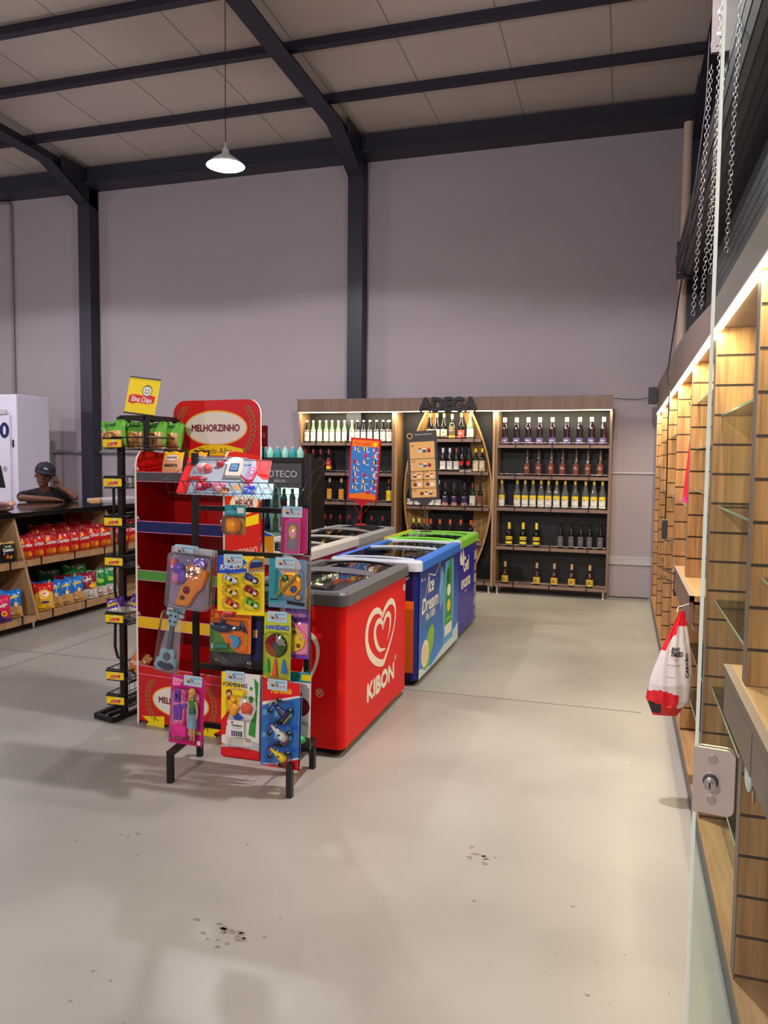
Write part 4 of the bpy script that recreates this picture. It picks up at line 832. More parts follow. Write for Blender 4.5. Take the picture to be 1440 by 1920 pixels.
for z in (.572, .872, 1.112):
    for k in range(5):
        o = bottle(beer(.21, .032), [TEAL, LIME, PAPER, mat('pale bottle', (190, 220, 200), .3), LPINK][k] if z < 1.1 else mat('teal bottle', (110, 210, 205), .3), CAPB, [(.02, .1, [LBLU, LC, LR, LW, CAPY][k], 80, .0012)], [], .18)
        tag(o, '%s bottle, %s from the left on %s shelf of the black cooler' % (['teal', 'lime', 'white', 'pale', 'pink'][k] if z < 1.1 else 'teal', ORD[k], {.572: 'the lower', .872: 'the middle', 1.112: 'the upper'}[z]), 'bottle', 'bottles inside the black cooler'); o.location = (-3.59 + .095 * k, 7.47, z); o.scale = (1, 1, .95)
for k in range(6):
    t = M(); t.lathe([(.035, 0), (.038, .05), (.02, .09), (.012, .10)], mat('mint plastic', (150, 214, 196), .4) if k % 2 else TEAL, n=14); t.cyl((0, 0, .1), (0, 0, .115), .014, WHITE, n=10)
    o = t.build('jar', label='mint green jar, %s in the row on top of the black cooler' % ORD[k], cat='jar', group='jars on the cooler'); o.location = (-3.62 + k * .085, 7.42, 1.641)
# ================================================================== red garlic-bread display
dsp = thing('snack_display', 'tall red empty shelf display with rounded header and coloured shelf strips', 'display', (-2.80, 4.0, 0), rz=math.radians(-7))
W, D = .655, .36
SP = [(0, 0), (D, 0), (D, 1.64), (.10, 1.665), (.04, 1.66), (.01, 1.62), (0, 1.57)]
for sx, lab in ((0, None), (W - .014, 'side panel with printed emblem on its outside')):
    t = M(); F = Fr((sx, 0, 0), (0, 1, 0), (0, 0, 1)); t.prism(SP, F, 0, .014, DRED, CREAM)
    if sx:
        G = Fr((W + .0005, 0, 0), (0, 1, 0), (0, 0, 1)); t.poly(G, SP, mat('bright red board', (214, 30, 26), .4), .0004)
        t.ell(G, .19, 1.36, .15, .07, YEL2, .0009); t.ell(G, .19, 1.36, .14, .062, CREAM, .0013); t.text(G, 'MELHOR', .19, 1.34, .045, MAROON, d=.0018, sx=.75, bold=.002)
        t.poly(G, [(.08, 1.30), (.20, 1.275), (.34, 1.29), (.34, 1.23), (.2, 1.22), (.08, 1.245)], YEL, .0015)
        t.text(G, 'BUDDINHO', .2, 1.05, .045, CREAM, sx=.75); t.text(G, 'MEU', .13, .95, .045, CREAM, sx=.75)
        t.ell(G, .12, .84, .07, .08, YEL, .001); t.ell(G, .12, .84, .03, .03, LIME, .0014); t.ell(G, .28, .80, .10, .10, YEL2, .0009); t.ell(G, .28, .80, .09, .09, BROWN, .0013); t.text(G, 'M', .28, .775, .05, YEL, d=.0018)
    t.build('side_panel', dsp, label=lab)
M().box(.0145, W - .0145, D - .014, D, .02, 1.6, DRED).build('back_panel', dsp)
for z0, z1, m, nm in ((1.483, 1.536, mat('shelf strip grey', (84, 78, 78), .4), 'grey'), (1.179, 1.242, NAVY, 'blue'), (.888, .946, mat('strip green', (84, 150, 60), .4), 'green'), (.598, .662, mat('strip yellow', (240, 190, 20), .4), 'yellow'), (.312, .361, mat('strip red', (208, 22, 30), .4), 'red')):
    t = M(); t.box(.0145, W - .0145, .012, D - .0145, z0 + .004, z0 + .012, DRED); t.build('shelf', dsp)
    t = M(); t.box(.0145, W - .0145, .0, .008, z0, z1, m); t.box(.0145, W - .0145, -.001, .0085, z1, z1 + .003, LPINK); t.box(.0145, W - .0145, -.001, .0085, z0 - .003, z0, LPINK)
    for k in range(2): t.tube([(.02 + k * (W - .05), -.002, z1 + .012), (.025 + k * (W - .05), -.006, z1 + .03), (.035 + k * (W - .05), -.002, z1 + .012)], .003, WHITE)
    t.build('shelf_strip', dsp, label=nm + ' shelf strip')
def emblem(t, F, cx, cz, s, title=True):
    t.ell(F, cx, cz, .255 * s, .118 * s, YEL2, .0008, 40); t.ell(F, cx, cz, .245 * s, .108 * s, CREAM, .0012, 40)
    t.text(F, 'MELHORZINHO', cx, cz - .022 * s, .046 * s, MAROON, d=.0018, sx=.86, bold=.0025 * s)
    if title:
        t.poly(F, [(cx - .23 * s, cz - .155 * s), (cx - .1 * s, cz - .115 * s), (cx + .1 * s, cz - .115 * s), (cx + .22 * s, cz - .14 * s), (cx + .225 * s, cz - .2 * s), (cx + .1 * s, cz - .185 * s), (cx - .1 * s, cz - .185 * s), (cx - .22 * s, cz - .21 * s)], YEL, .0016)
        t.poly(F, [(cx + .16 * s, cz - .2 * s), (cx + .28 * s, cz - .19 * s), (cx + .24 * s, cz - .22 * s), (cx + .26 * s, cz - .25 * s), (cx + .15 * s, cz - .24 * s)], YEL, .0012)
        t.text(F, 'Pão de Alho', cx, cz - .172 * s, .042 * s, BROWN, d=.002, sx=.95)
    else:
        for q in (-1, 1): t.poly(F, [(cx + q * .12, cz - .1), (cx + q * .29, cz - .12), (cx + q * .24, cz - .15), (cx + q * .28, cz - .19), (cx + q * .12, cz - .17)], YEL, .001)
    LF = mat('laurel gold', (150, 118, 50), .5)
    for q in (-1, 1):
        for k in range(11):
            a = (-.95 + k * .17); x = cx + q * .30 * s * math.cos(a * .75); z = cz + .175 * s * math.sin(a) / .9
            for e in (-1, 1): t.ell(F, x + q * e * .014 * s, z, .018 * s, .007 * s, LF, .001, 8, a=(PI / 2 + q * (a * .6) + q * e * .6))
t = M(); F = Fr((0, D + .002, 0), (1, 0, 0), (0, 0, 1)); t.prism(rrect(.0, 1.30, W, 1.985, .09), F, -.014, 0, DRED, CREAM)
F = Fr((0, D - .0125 + .0004, 0), (1, 0, 0), (0, 0, 1))
H_ = Fr((0, D + .001, 0), (1, 0, 0), (0, 0, 1)); t.poly(H_, rrect(.0, 1.30, W, 1.985, .09), mat('header red', (220, 16, 30), .4), .0012)
emblem(t, Fr((0, D - .001, 0), (1, 0, 0), (0, 0, 1)), W / 2, 1.812, .93); t.build('header_panel', dsp)
t = M(); t.box(.0145, W - .0145, .0, .01, .02, .308, mat('base red', (206, 20, 26), .4)); F = Fr((0, -.0005, 0), (1, 0, 0), (0, 0, 1)); emblem(t, F, .33, .17, .82, False); t.build('base_panel', dsp)
# dark red small sign behind it and a hook
t = M(); t.box(-.03, .03, -.006, .006, 0, .14, MAROON); t.text(Fr((0, -.0065, 0), (1, 0, 0), (0, 0, 1)), 'S5', 0, .06, .03, LPINK, d=.001); t.box(-.005, .005, -.004, .004, -.35, 0, INK); t.box(-.03, .03, -.03, .03, -1.705, -1.69, INK); t.cyl((0, 0, -1.69), (0, 0, -.35), .007, INK, n=8)
o = t.build('price_sign', label='small dark red sign peeking out behind the red display header', cat='sign'); o.location = (-2.30, 4.72, 1.705)
# garlic bread packets on its top shelf
for k, (x, w_, lab) in enumerate(((.215, .175, 'black and yellow garlic bread packet in front on the red display'), (.345, .12, 'second garlic bread packet, behind and right of the front one'))):
    b = thing('bread_packet', lab, 'packet', (-2.8 + x * math.cos(math.radians(7)) , 4.0 + .1 + k * .1 - x * .12, 1.497), rz=math.radians(-7), group='garlic bread packets')
    t = M(); T = Matrix.Rotation(math.radians(-10), 4, 'X')
    n = 14; h = .175
    def bp(u, v, s): return T @ Vector(((u - .5) * w_, s * .03 * (math.sin(PI * u) * math.sin(PI * v)) ** .5 + (.002 if s > 0 else 0), v * h + .001 + .004 * math.sin(u * 14)* (v > .8)))
    for s_ in (-1, 1):
        for i_ in range(n):
            for j in range(n):
                q = [bp(a / n, c / n, s_) for a, c in ((i_, j), (i_ + 1, j), (i_ + 1, j + 1), (i_, j + 1))]; u, v = (i_ + .5) / n, (j + .5) / n
                m = INK if (u < .1 or u > .9 or v > .93) else (YEL2 if v > .62 or v < .12 else mat('bread peach', (236, 172, 124), .5))
                t.add(q, [(0, 1, 2, 3)] if s_ < 0 else [(3, 2, 1, 0)], m, True)
    fn = lambda X, Y, d: bp(.5 + X / w_, Y / h, -1) + Vector((0, -.003 - d, 0))
    t.add([fn(.05 * math.cos(a), .125 + .018 * math.sin(a), 0) for a in [2 * PI * q / 20 for q in range(20)]], [tuple(range(20))], CREAM)
    t.text(None, 'MELHORZINHO', 0, .121, .010, MAROON, fn=fn, sx=.8, bold=.0005); t.text(None, 'BAGUETE', 0, .07, .016, INK, fn=fn, bold=.001)
    t.build('wrapper', b)
# ================================================================== chip bags
def chip_bag(w_, h, body, art, label, cat='chip bag', grp=None, th=.05, name='chip_bag'):
    """pillow bag standing on its lower seam, art(u,v)->material or None, plus text list"""
    t = M(); n, m_ = 16, 20
    def bp(u, v, s, e=0):
        k = (max(0, math.sin(PI * u)) ** .45) * (max(0, math.sin(PI * min(1, max(0, (v - .05) / .87)))) ** .5 if .05 < v < .92 else 0)
        cr_ = .006 * math.sin(u * 31 + v * 3) * (1 if (v > .9 or v < .07) else .25)
        wd = w_ * (1 - .07 * math.sin(PI * v))
        return Vector(((u - .5) * wd, s * (th * k + .002 + e) + cr_ - .0, v * h + .006 * math.sin(u * 9 + 1) * (v > .9)))
    for s_ in (-1, 1):
        for i_ in range(n):
            for j in range(m_):
                q = [bp(a / n, c / m_, s_) for a, c in ((i_, j), (i_ + 1, j), (i_ + 1, j + 1), (i_, j + 1))]
                mm = art[0]((i_ + .5) / n, (j + .5) / m_) or body
                t.add(q, [(0, 1, 2, 3)] if s_ < 0 else [(3, 2, 1, 0)], mm, True)
    fn = lambda X, Y, d: bp(min(1, max(0, .5 + X / w_)), min(1, max(0, Y / h)), -1, .004 + d)
    for kind, *a in art[1]:
        if kind == 't': t.text(None, a[0], a[1] * w_, a[2] * h, a[3] * w_, a[4], fn=fn, bold=.0012, rot=a[5] if len(a) > 5 else 0, sx=a[6] if len(a) > 6 else .8)
        if kind == 'e': t.add([fn(a[0] * w_ + a[2] * w_ * math.cos(q), a[1] * h + a[3] * w_ * math.sin(q), .001 * a[5] if len(a) > 5 else 0) for q in [2 * PI * k / 14 for k in range(14)]], [tuple(range(14))], a[4])
        if kind == 'p': t.add([fn(x * w_, z * h, .001) for x, z in a[0]], [tuple(range(len(a[0])))], a[1])
    return t.build(name, label=label, cat=cat, group=grp)
foil = lambda n, c: mat(n, c, .28, .1, bump=.35, bscale=22)
FR = foil('foil red', (196, 22, 28)); FK = foil('foil black', (34, 30, 30)); FB = foil('foil blue', (26, 110, 190)); FGN = foil('foil green', (100, 170, 60)); FDG = foil('foil dark green', (24, 130, 60)); FM = foil('foil maroon', (132, 28, 50)); FO = foil('foil orange', (226, 120, 40)); FY = foil('foil yellow', (230, 180, 60)); FP = foil('foil purple', (104, 56, 150)); FPK = foil('foil pink', (210, 30, 90)); FW = foil('foil white', (222, 216, 208)); FT = foil('foil tan', (206, 160, 100)); FRM = foil('foil dark red', (146, 14, 26))
A_red = (lambda u, v: (FO if v < .3 and abs(u - .5) < .36 - v * .3 else FRM if v > .8 else None), [('t', 'Doritos', 0, .48, .19, PAPER, .1), ('p', [(-.28, .62), (-.05, .66), (-.18, .84)], YEL2), ('p', [(.1, .1), (.3, .14), (.2, .34)], YEL2), ('p', [(-.25, .16), (-.02, .12), (-.12, .33)], ORANGE)])
A_blk = (lambda u, v: (FT if v > .9 else None), [('t', 'Doritos', 0, .52, .19, PAPER, .08), ('p', [(-.2, .2), (.02, .18), (-.08, .4)], ORANGE), ('p', [(.02, .3), (.24, .3), (.14, .12)], YEL2), ('e', -.3, .4, .07, .07, GREY), ('t', 'DINAMITA', 0, .72, .07, LIME)])
A_blu = (lambda u, v: (FT if (v < .38 and u > .4 - v * .3) else None), [('t', 'Cheetos', 0, .68, .17, YEL, .22), ('e', .12, .46, .11, .13, TAN, 1), ('e', .1, .44, .05, .06, PAPER, 2), ('e', .2, .2, .09, .05, YEL2, 1), ('e', -.06, .16, .12, .05, CREAM, 1), ('p', [(-.3, .38), (.3, .48), (.32, .5), (-.3, .42)], PAPER)])
A_ry = (lambda u, v: (FY if v < .55 + .2 * math.sin(u * 3) else None), [('e', 0, .55, .26, .2, YEL2, 1), ('e', .05, .6, .2, .13, CREAM, 2), ('t', 'Lay\'s', 0, .58, .13, RED), ('e', .05, .3, .2, .05, NAVY, 1), ('e', -.1, .16, .2, .08, YEL, 1)])
A_mar = (lambda u, v: (FW if v < .35 else FT if u > .82 - v * .3 and v < .6 else None), [('e', .1, .22, .15, .15, INK, 1), ('e', .1, .22, .13, .13, PAPER, 2), ('e', .05, .24, .015, .02, INK, 3), ('e', .15, .24, .015, .02, INK, 3), ('e', .1, .18, .05, .012, INK, 3), ('e', .2, .46, .2, .09, YEL2, 1), ('t', 'Ruffles', -.02, .66, .15, PAPER, .25)])
A_grn = (lambda u, v: (FW if v < .35 else None), [('t', 'Fandangos', 0, .88, .15, PAPER), ('e', .05, .2, .14, .14, INK, 1), ('e', .05, .2, .12, .12, PAPER, 2), ('e', .1, .55, .22, .12, LIME, 1)])
A_pnk = (lambda u, v: (FPK if v > .35 + .2 * math.sin(u * 6) else FP), [('t', 'Fandangos', 0, .55, .15, PAPER, .3), ('e', .15, .3, .15, .13, YEL2, 1), ('e', .15, .3, .07, .06, RED, 2)])
CH = {}
def put(key, w_, h, body, art, x, y, z, rz, lab, grp, tilt=10, sc=1):
    if key not in CH: CH[key] = o = chip_bag(w_, h, body, art, lab, grp=grp)
    else: o = copy_tree(CH[key]); tag(o, lab, None, grp)
    o.location = (x, y, z + .003); o.rotation_euler = (math.radians(-tilt), 0, rz); o.scale = (sc,) * 3; return o
# ================================================================== L-shaped left counter (gondola)
g = thing('snack_counter', 'long wooden snack gondola with a black glossy counter top', 'counter', (-5.6, 6.6, 0)); GL = Vector((-5.6, 6.6, 0))
def gl(t, nm, **k):
    o = t.build(nm, g, **k)
    for v in o.data.vertices: v.co -= GL
Y0, Y1 = 3.2, 8.9
GT = mat('black granite top', (20, 19, 20), .08, spec=.7)
t = M(); t.box(-6.55, -5.46, Y0, Y1, 1.045, 1.09, GT); gl(t, 'counter_top')
F = Fr((0, 0, 0), (1, 0, 0), (0, 0, 1))
for y in (3.22, 4.59, 5.95, 7.32, 8.72):
    t = M(); t.prism([(-6.0, .09), (-5.235, .09), (-5.50, 1.044), (-6.0, 1.044)], Fr((0, y, 0), (1, 0, 0), (0, 0, 1)), -.014, .014, LTWD); gl(t, 'side_panel')
    t = M(); t.cyl((-5.30, y, .0), (-5.30, y, .09), .012, CHROME, .018, n=12); gl(t, 'foot')
t = M(); t.box(-6.0, -5.975, Y0 + .05, Y1, .09, 1.044, BLK2); gl(t, 'back_panel')
t = M(); t.box(-6.5, -6.47, Y0 + .05, Y1, .0, 1.044, BLK2); gl(t, 'rear_panel')
ys = (3.22, 4.59, 5.95, 7.32, 8.72)
for ya, yb in zip(ys, ys[1:]):
    for z, xf in ((.61, -5.385), (.105, -5.26)):
        t = M(); t.box(-5.974, xf, ya + .015, yb - .015, z - .004, z + .02, LTWD); t.box(xf - .001, xf + .018, ya + .015, yb - .015, z - .03, z + .026, LTWD); gl(t, 'shelf')
        t = M(); t.tube([(xf + .016, ya + .03, z + .05), (xf + .016, yb - .03, z + .05)], .003, INK); 
        for k in range(3): yy = ya + .2 + k * .48; t.box(xf + .014, xf + .022, yy - .008, yy + .008, z - .034, z + .05, INK)
        gl(t, 'guard_rail')
t = M(); t.tube([(-5.24, 3.0, .01), (-5.24, 8.9, .01)], .001, INK)
red_pos = [(-5.49, 6.08, 1), (-5.50, 6.245, 1), (-5.49, 6.41, 1), (-5.47, 6.58, 1), (-5.49, 6.745, 1), (-5.48, 6.91, 1), (-5.50, 7.08, 1.1), (-5.48, 7.26, 1.1)]
for k, (x, y, sc) in enumerate(red_pos):
    put('red', .19, .235, FR, A_red, x, y, .632, math.radians(62 + R.uniform(-14, 14)), 'red tortilla chip bag, %s from the left on the upper snack shelf' % ORD[k], 'red chip bags', 8, sc)
for k, (y, x, z) in enumerate(((6.50, -5.64, .632), (6.73, -5.64, .632), (6.95, -5.64, .632), (7.16, -5.66, .632), (7.20, -5.80, .70))):
    put('red', .19, .235, FR, A_red, x - .03, y, z, math.radians(66 + R.uniform(-8, 8)), 'red tortilla chip bag of the back row, %s from the left' % ORD[k], 'red chip bags', 8, 1.25)
for k, y in enumerate((7.42, 7.62, 7.84, 8.04, 8.3)):
    put('red', .19, .235, FR, A_red, -5.52, y, .632, math.radians(70), 'red tortilla chip bag behind the black wire stand, %s from the left' % ORD[k], 'red chip bags beyond the wire stand', 8, 1.15)
for k, (x, y, r) in enumerate(((-5.49, 5.52, 60), (-5.49, 5.68, 64), (-5.48, 5.84, 66), (-5.62, 5.60, 60), (-5.62, 5.76, 60))):
    put('blk', .155, .19, FK, A_blk, x, y, .632, math.radians(r), 'black tortilla chip bag, %s at the left of the wooden divider' % ORD[k], 'black chip bags', 8)
put('ry', .20, .27, FR, A_ry, -5.33, 6.13, .128, math.radians(50), 'red and yellow chip bag beside the wooden divider, lower shelf', None, 12)
for k, (x, y, r, s_) in enumerate(((-5.37, 6.31, 54, 1), (-5.37, 6.47, 52, 1), (-5.36, 6.63, 60, 1.02), (-5.50, 6.28, 50, .98))):
    put('blu', .19, .26, FB, A_blu, x, y, .128, math.radians(r), 'blue cheese puff bag, %s right of the wooden divider' % ORD[k], 'blue chip bags', 12, s_)
put('mar', .205, .27, FM, A_mar, -5.36, 6.82, .128, math.radians(56), 'maroon and white ridged chip bag on the lower shelf', None, 12, 1.05)
put('mar', .205, .27, FM, A_mar, -5.52, 6.66, .128, math.radians(60), 'maroon chip bag half hidden behind a blue one', None, 12, 1.0)
for k, (x, y, z, s_) in enumerate(((-5.38, 7.01, .128, 1.05), (-5.54, 6.86, .128, 1.3), (-5.68, 6.64, .128, 1.15), (-5.38, 7.19, .128, 1.05))):
    put('grn', .20, .27, FDG, A_grn, x, y, z, math.radians(60), 'green corn chip bag, %s in the green group' % ORD[k], 'green corn chip bags', 12, s_)
for k, (x, y) in enumerate(((-5.36, 5.76), (-5.47, 5.66), (-5.36, 5.55))):
    put('blu', .19, .26, FB, A_blu, x, y, .128, math.radians(60), 'blue cheese puff bag, %s left of the wooden divider' % ORD[k], 'blue chip bags', 12)
for k, (x, y) in enumerate(((-5.31, 5.56), (-5.31, 5.42))):
    put('pnk', .19, .24, FPK, A_pnk, x, y, .128, math.radians(56), 'pink and purple chip bag %s' % ['in front of the blue ones', 'at the photo\'s left border'][k], 'pink chip bags', 12)
# things on the counter
b = thing('snack_packet', 'crumpled clear packets of dark sweets piled on the counter corner', 'packet', (-5.78, 6.15, 1.091))
for k in range(7):
    t = M(); c_ = Vector((R.uniform(-.13, .10), R.uniform(-.22, .2), .035 + .02 * (k % 3))); T = Euler((R.uniform(-.5, .5), R.uniform(-.3, .3), R.uniform(0, 3))).to_matrix()
    t.ball(c_, (.10, .05, .028), [mat('choco film', (92, 60, 54), .2, bump=.8, bscale=30), mat('peach film', (200, 150, 120), .2, bump=.8, bscale=30), mat('mauve film', (150, 120, 126), .2, bump=.8, bscale=30)][k % 3], 14, T); t.build('sweet_bag', b)
t = M(); T = Matrix.Rotation(.4, 3, 'Z'); t.ball((0, 0, .03), (.12, .22, .03), FK, 14); t.build('black_bag', label='black glossy bag lying at the left border of the counter', cat='bag').location = (-5.78, 5.72, 1.092)
t = M(); t.box(-.07, .07, -.12, .12, 0, .012, TAN); t.box(-.05, .06, -.1, .15, .012, .024, mat('kraft paper', (206, 164, 124), .7)); o = t.build('paper_bag', label='flat tan paper bags lying near the leaning person\'s elbow', cat='paper bag'); o.location = (-6.2, 8.05, 1.091); o.rotation_euler = (0, 0, .5)
t = M(); t.box(-.2, .2, -.35, .35, 0, .02, mat('white tray', (210, 206, 212), .4)); o = t.build('white_tray', label='flat white tray at the far end of the black counter', cat='tray'); o.location = (-6.2, 8.5, 1.091)
# ================================================================== white upright fridge at the left border
f = thing('upright_freezer', 'tall white upright cooler at the left border with dark lettering', 'freezer', (-8.16, 8.55, 0))
FWH = mat('fridge white', (222, 216, 236), .35)
t = M(); t.box(-.38, .36, -.02, .6, .05, 2.46, FWH); t.build('cabinet', f, bevel=.012)
t = M(); t.box(-.37, .28, -.07, -.021, .12, 2.18, FWH); F = Fr((0, -.0705, 0), (1, 0, 0), (0, 0, 1))
t.text(F, '0', .20, 1.88, .20, NAVY, bold=.012, sx=1.1); t.text(F, '®', .20, 1.42, .07, INK); t.poly(F, [(.06, 1.55), (.12, 1.57), (.06, 1.59)], INK, .001); t.poly(F, [(-.1, 1.2), (.2, 1.2), (.13, 1.5), (-.1, 1.6)], INK, .001)
t.build('door', f, bevel=.006)
M().box(-.3, .24, -.085, -.06, 2.19, 2.25, LGREY).build('door_handle', f)
t = M(); t.box(.29, .31, -.03, -.021, 1.75, 1.85, INK); t.build('hinge', f)
# dispenser, junction box, conduits on the wall
t = M(); t.cyl((-8.93, 9.735, 2.4), (-8.93, 9.735, 5.40), .02, GREY, n=8); t.tube([(-8.93, 9.735, 5.39), (-8.95, 9.735, 5.44), (-9.6, 9.735, 5.49), (-13.5, 9.735, 5.6)], .02, GREY)
t.build('conduit', label='grey conduit running down the wall behind the white cooler', cat='conduit', loc=(-8.93, 9.735, 4))
t = M(); t.tube([(-8.7, 9.735, 1.70), (-4.1, 9.735, 1.70)], .022, GREY); t.cyl((-8.27, 9.735, 1.7), (-8.27, 9.735, .2), .022, GREY, n=8)
t.build('conduit', label='horizontal grey conduit along the back wall behind the person', cat='conduit', loc=(-8.27, 9.735, 1.7))
t = M(); t.box(-.075, .075, -.05, 0, -.10, .10, mat('junction box', (214, 208, 206), .5)); t.box(-.03, .03, -.052, -.05, -.03, .03, TAN); o = t.build('junction_box', label='small pale junction box on the wall above the capped person', cat='junction box', bevel=.008); o.location = (-8.36, 9.722, 1.79)
p = thing('wall_dispenser', 'white and grey dispenser on the wall beside the tall white cooler', 'dispenser', (-8.60, 9.768, 1.85))
M().box(-.14, .10, -.22, 0, .02, .40, FWH).build('cover', p, bevel=.03); M().box(.10, .15, -.16, 0, -.02, .40, GREY).build('side_housing', p, bevel=.02)
t = M(); t.box(-.1, .08, -.14, 0, -.15, .015, DGREY)
for k in range(6): t.tube([(-.08 + .03 * k, -.15, -.1), (-.06 + .03 * k, -.17, -.2 - .01 * k), (-.0 + .02 * k, -.14, -.24), (.1, -.08, -.18)], .004, [LGREY, GREY][k % 2])
t.build('valve', p)
# ================================================================== black wire snack stand
st = thing('snack_stand', 'narrow black metal stand with yellow-labelled wire baskets and a top sign', 'display stand', (-2.93, 4.06, 0)); SL = Vector((-2.93, 4.06, 0))
def sl(t, nm, par=None, **k):
    o = t.build(nm, par or st, **k)
    for v in o.data.vertices: v.co -= SL
    return o
t = M()
for a, b in (((-3.10, 4.0), (-2.935, 3.955)), ((-2.935, 3.955), (-2.90, 4.42)), ((-2.90, 4.42), (-3.07, 4.46)), ((-3.07, 4.46), (-3.10, 4.0))): t.bar((*a, .014), (*b, .014), .028, BLACK)
t.bar((-3.0, 3.99, .03), (-2.93, 4.07, .05), .024, BLACK); sl(t, 'base')
t = M(); t.bar((-2.935, 4.06, .0), (-2.935, 4.06, 1.87), .034, BLACK); sl(t, 'post')
t = M(); t.tube([(-2.985, 4.05, 1.44), (-2.985, 4.05, .80), (-2.975, 4.05, .74), (-2.94, 4.055, .70)], .009, BLACK); t.tube([(-2.985, 4.05, .60), (-2.99, 4.05, .45), (-2.97, 4.05, .38), (-2.94, 4.055, .37)], .009, BLACK); sl(t, 'side_tube')
for x, y in ((-2.755, 4.06), (-2.90, 4.32), (-2.72, 4.32)):
    t = M(); t.bar((x, y, 1.66), (x, y, 1.87), .026, BLACK); sl(t, 'upper_post')
t = M(); P = [(-2.935, 4.06, 1.865), (-2.755, 4.06, 1.865), (-2.72, 4.32, 1.865), (-2.90, 4.32, 1.865)]
for a, b in zip(P, P[1:] + P[:1]): t.bar(a, b, .026, BLACK)
sl(t, 'top_frame')
def basket(zc_, x0, x1, y0, y1, h):
    t = M(); z0, z1 = zc_ - h / 2 - .012, zc_ + h / 2 + .012
    for z, r in ((z1, .005), (z0 + .02, .003), (z0, .003)):
        t.tube([(x0, y0, z), (x1, y0, z), (x1, y1, z), (x0, y1, z)], r, BLACK, close=True)
    n = 10
    for k in range(n + 1):
        x = x0 + (x1 - x0) * k / n; t.tube([(x, y0, z1), (x + .006, y0 + .01, z0), (x + .006, y1 - .01, z0), (x, y1, z1)], .0018, BLACK, n=4)
    for k in range(7):
        y = y0 + (y1 - y0) * k / 6; t.tube([(x0, y, z1), (x0 + .006, y, z0), (x1, y, z0), (x1, y, z1)], .0018, BLACK, n=4)
    return sl(t, 'wire_basket')
def elabel(zc_, h, bk):
    t = M(); t.box(-2.985, -2.862, 3.955, 3.960, zc_ - h / 2, zc_ + h / 2, YEL); t.box(-2.99, -2.857, 3.953, 3.962, zc_ + h / 2, zc_ + h / 2 + .008, INK)
    F = Fr((-2.923, 3.9545, zc_), (1, 0, 0), (0, 0, 1)); t.poly(F, [(-.035, -.018), (.035, -.012), (.038, .006), (-.03, .0)], RED, .0006); t.text(F, 'Elma Chips', 0, -.012, .011, PAPER, d=.001, sx=.8); t.ell(F, .01, .014, .009, .009, PAPER, .0008)
    sl(t, 'price_label', label='yellow price label')
for z, x1 in ((1.708, -2.66), (1.473, -2.83), (1.237, -2.83), (.995, -2.83), (.646, -2.83), (.294, -2.83), (.14, -2.83)):
    h = .046; bk = basket(z, -2.99, x1, 3.97, 4.30, h); elabel(z, h, bk)
t = M(); T = Matrix.Translation((-2.835, 4.1, 1.88)) @ Matrix.Rotation(math.radians(7), 4, 'Y') @ Matrix.Rotation(math.radians(-8), 4, 'X')
F = Fr(T @ Vector((0, 0, 0)), T.to_3x3() @ Vector((1, 0, 0)), T.to_3x3() @ Vector((0, 0, 1)))
t.prism([(-.108, .012), (.108, .012), (.108, .228), (-.108, .228)], F, -.002, 0, YEL); t.prism([(-.11, .004), (.11, .004), (.11, .013), (-.11, .013)], F, -.003, .003, BLACK); t.prism([(-.11, .227), (.11, .227), (.11, .236), (-.11, .236)], F, -.003, .003, DGREY)
t.poly(F, [(-.092, .075), (-.06, .068), (-.02, .078), (.05, .075), (.09, .085), (.092, .125), (.06, .13), (.02, .122), (-.05, .128), (-.09, .118)], RED, .001); t.text(F, 'Elma Chips', 0, .084, .032, PAPER, d=.0016, sx=.72, bold=.001, slant=.12)
t.ell(F, .03, .155, .034, .036, INK, .0012); t.ell(F, .03, .155, .030, .032, PAPER, .0014); t.ell(F, .02, .16, .004, .005, INK, .0018); t.ell(F, .04, .16, .004, .005, INK, .0018); t.strip(F, [(.012, .147), (.03, .138), (.048, .147)], .004, INK, .0018); t.strip(F, [(.01, .18), (.03, .186), (.05, .176)], .004, INK, .0018)
sl(t, 'top_sign')
A_gs = (lambda u, v: (FT if v < .62 and .06 < u < .94 else None), [('t', 'Torcida', 0, .78, .13, DGREEN, .05), ('e', 0, .35, .3, .2, mat('snack brown', (176, 110, 50), .5), 1)])
A_ps = (lambda u, v: (FW if v < .55 else None), [('t', 'Cebolitos', 0, .66, .15, YEL, .1), ('e', 0, .3, .25, .12, FT, 1)])
A_os = (lambda u, v: (mat('amber film', (204, 150, 90), .2, bump=.6, bscale=30) if v < .4 or v > .75 else None), [('t', 'KETCHUP', 0, .55, .12, PAPER, .1), ('e', 0, .2, .2, .08, BROWN, 1)])
def sbag(key, w_, h, body, art, x, y, z, rz, ry, lab, grp):
    o = put(key, w_, h, body, art, x, y, z, math.radians(rz), lab, grp, 6); o.rotation_euler.y = math.radians(ry); return o
for k, (x, y, rz, ry) in enumerate(((-2.945, 4.01, 4, -6), (-2.86, 4.09, 0, 4), (-2.77, 4.17, -4, 0), (-2.71, 4.25, -8, 5))):
    sbag('gs', .17, .165, FGN, A_gs, x, y, 1.676, rz, ry, 'green snack bag, %s in the top basket of the black stand' % ORD[k], 'green snack bags in the top basket')
t = M(); t.cyl((0, 0, 0), (0, 0, .12), .045, mat('olive pack', (150, 156, 110), .4), n=18); t.build('round_tub', label='olive-green tub in the second basket of the black stand', cat='tub').location = (-2.89, 4.19, 1.44)
sbag('gs', .15, .165, FGN, A_gs, -2.835, 4.28, 1.44, -50, 0, 'yellow-green snack bag squeezed beside the red display, second basket', None)
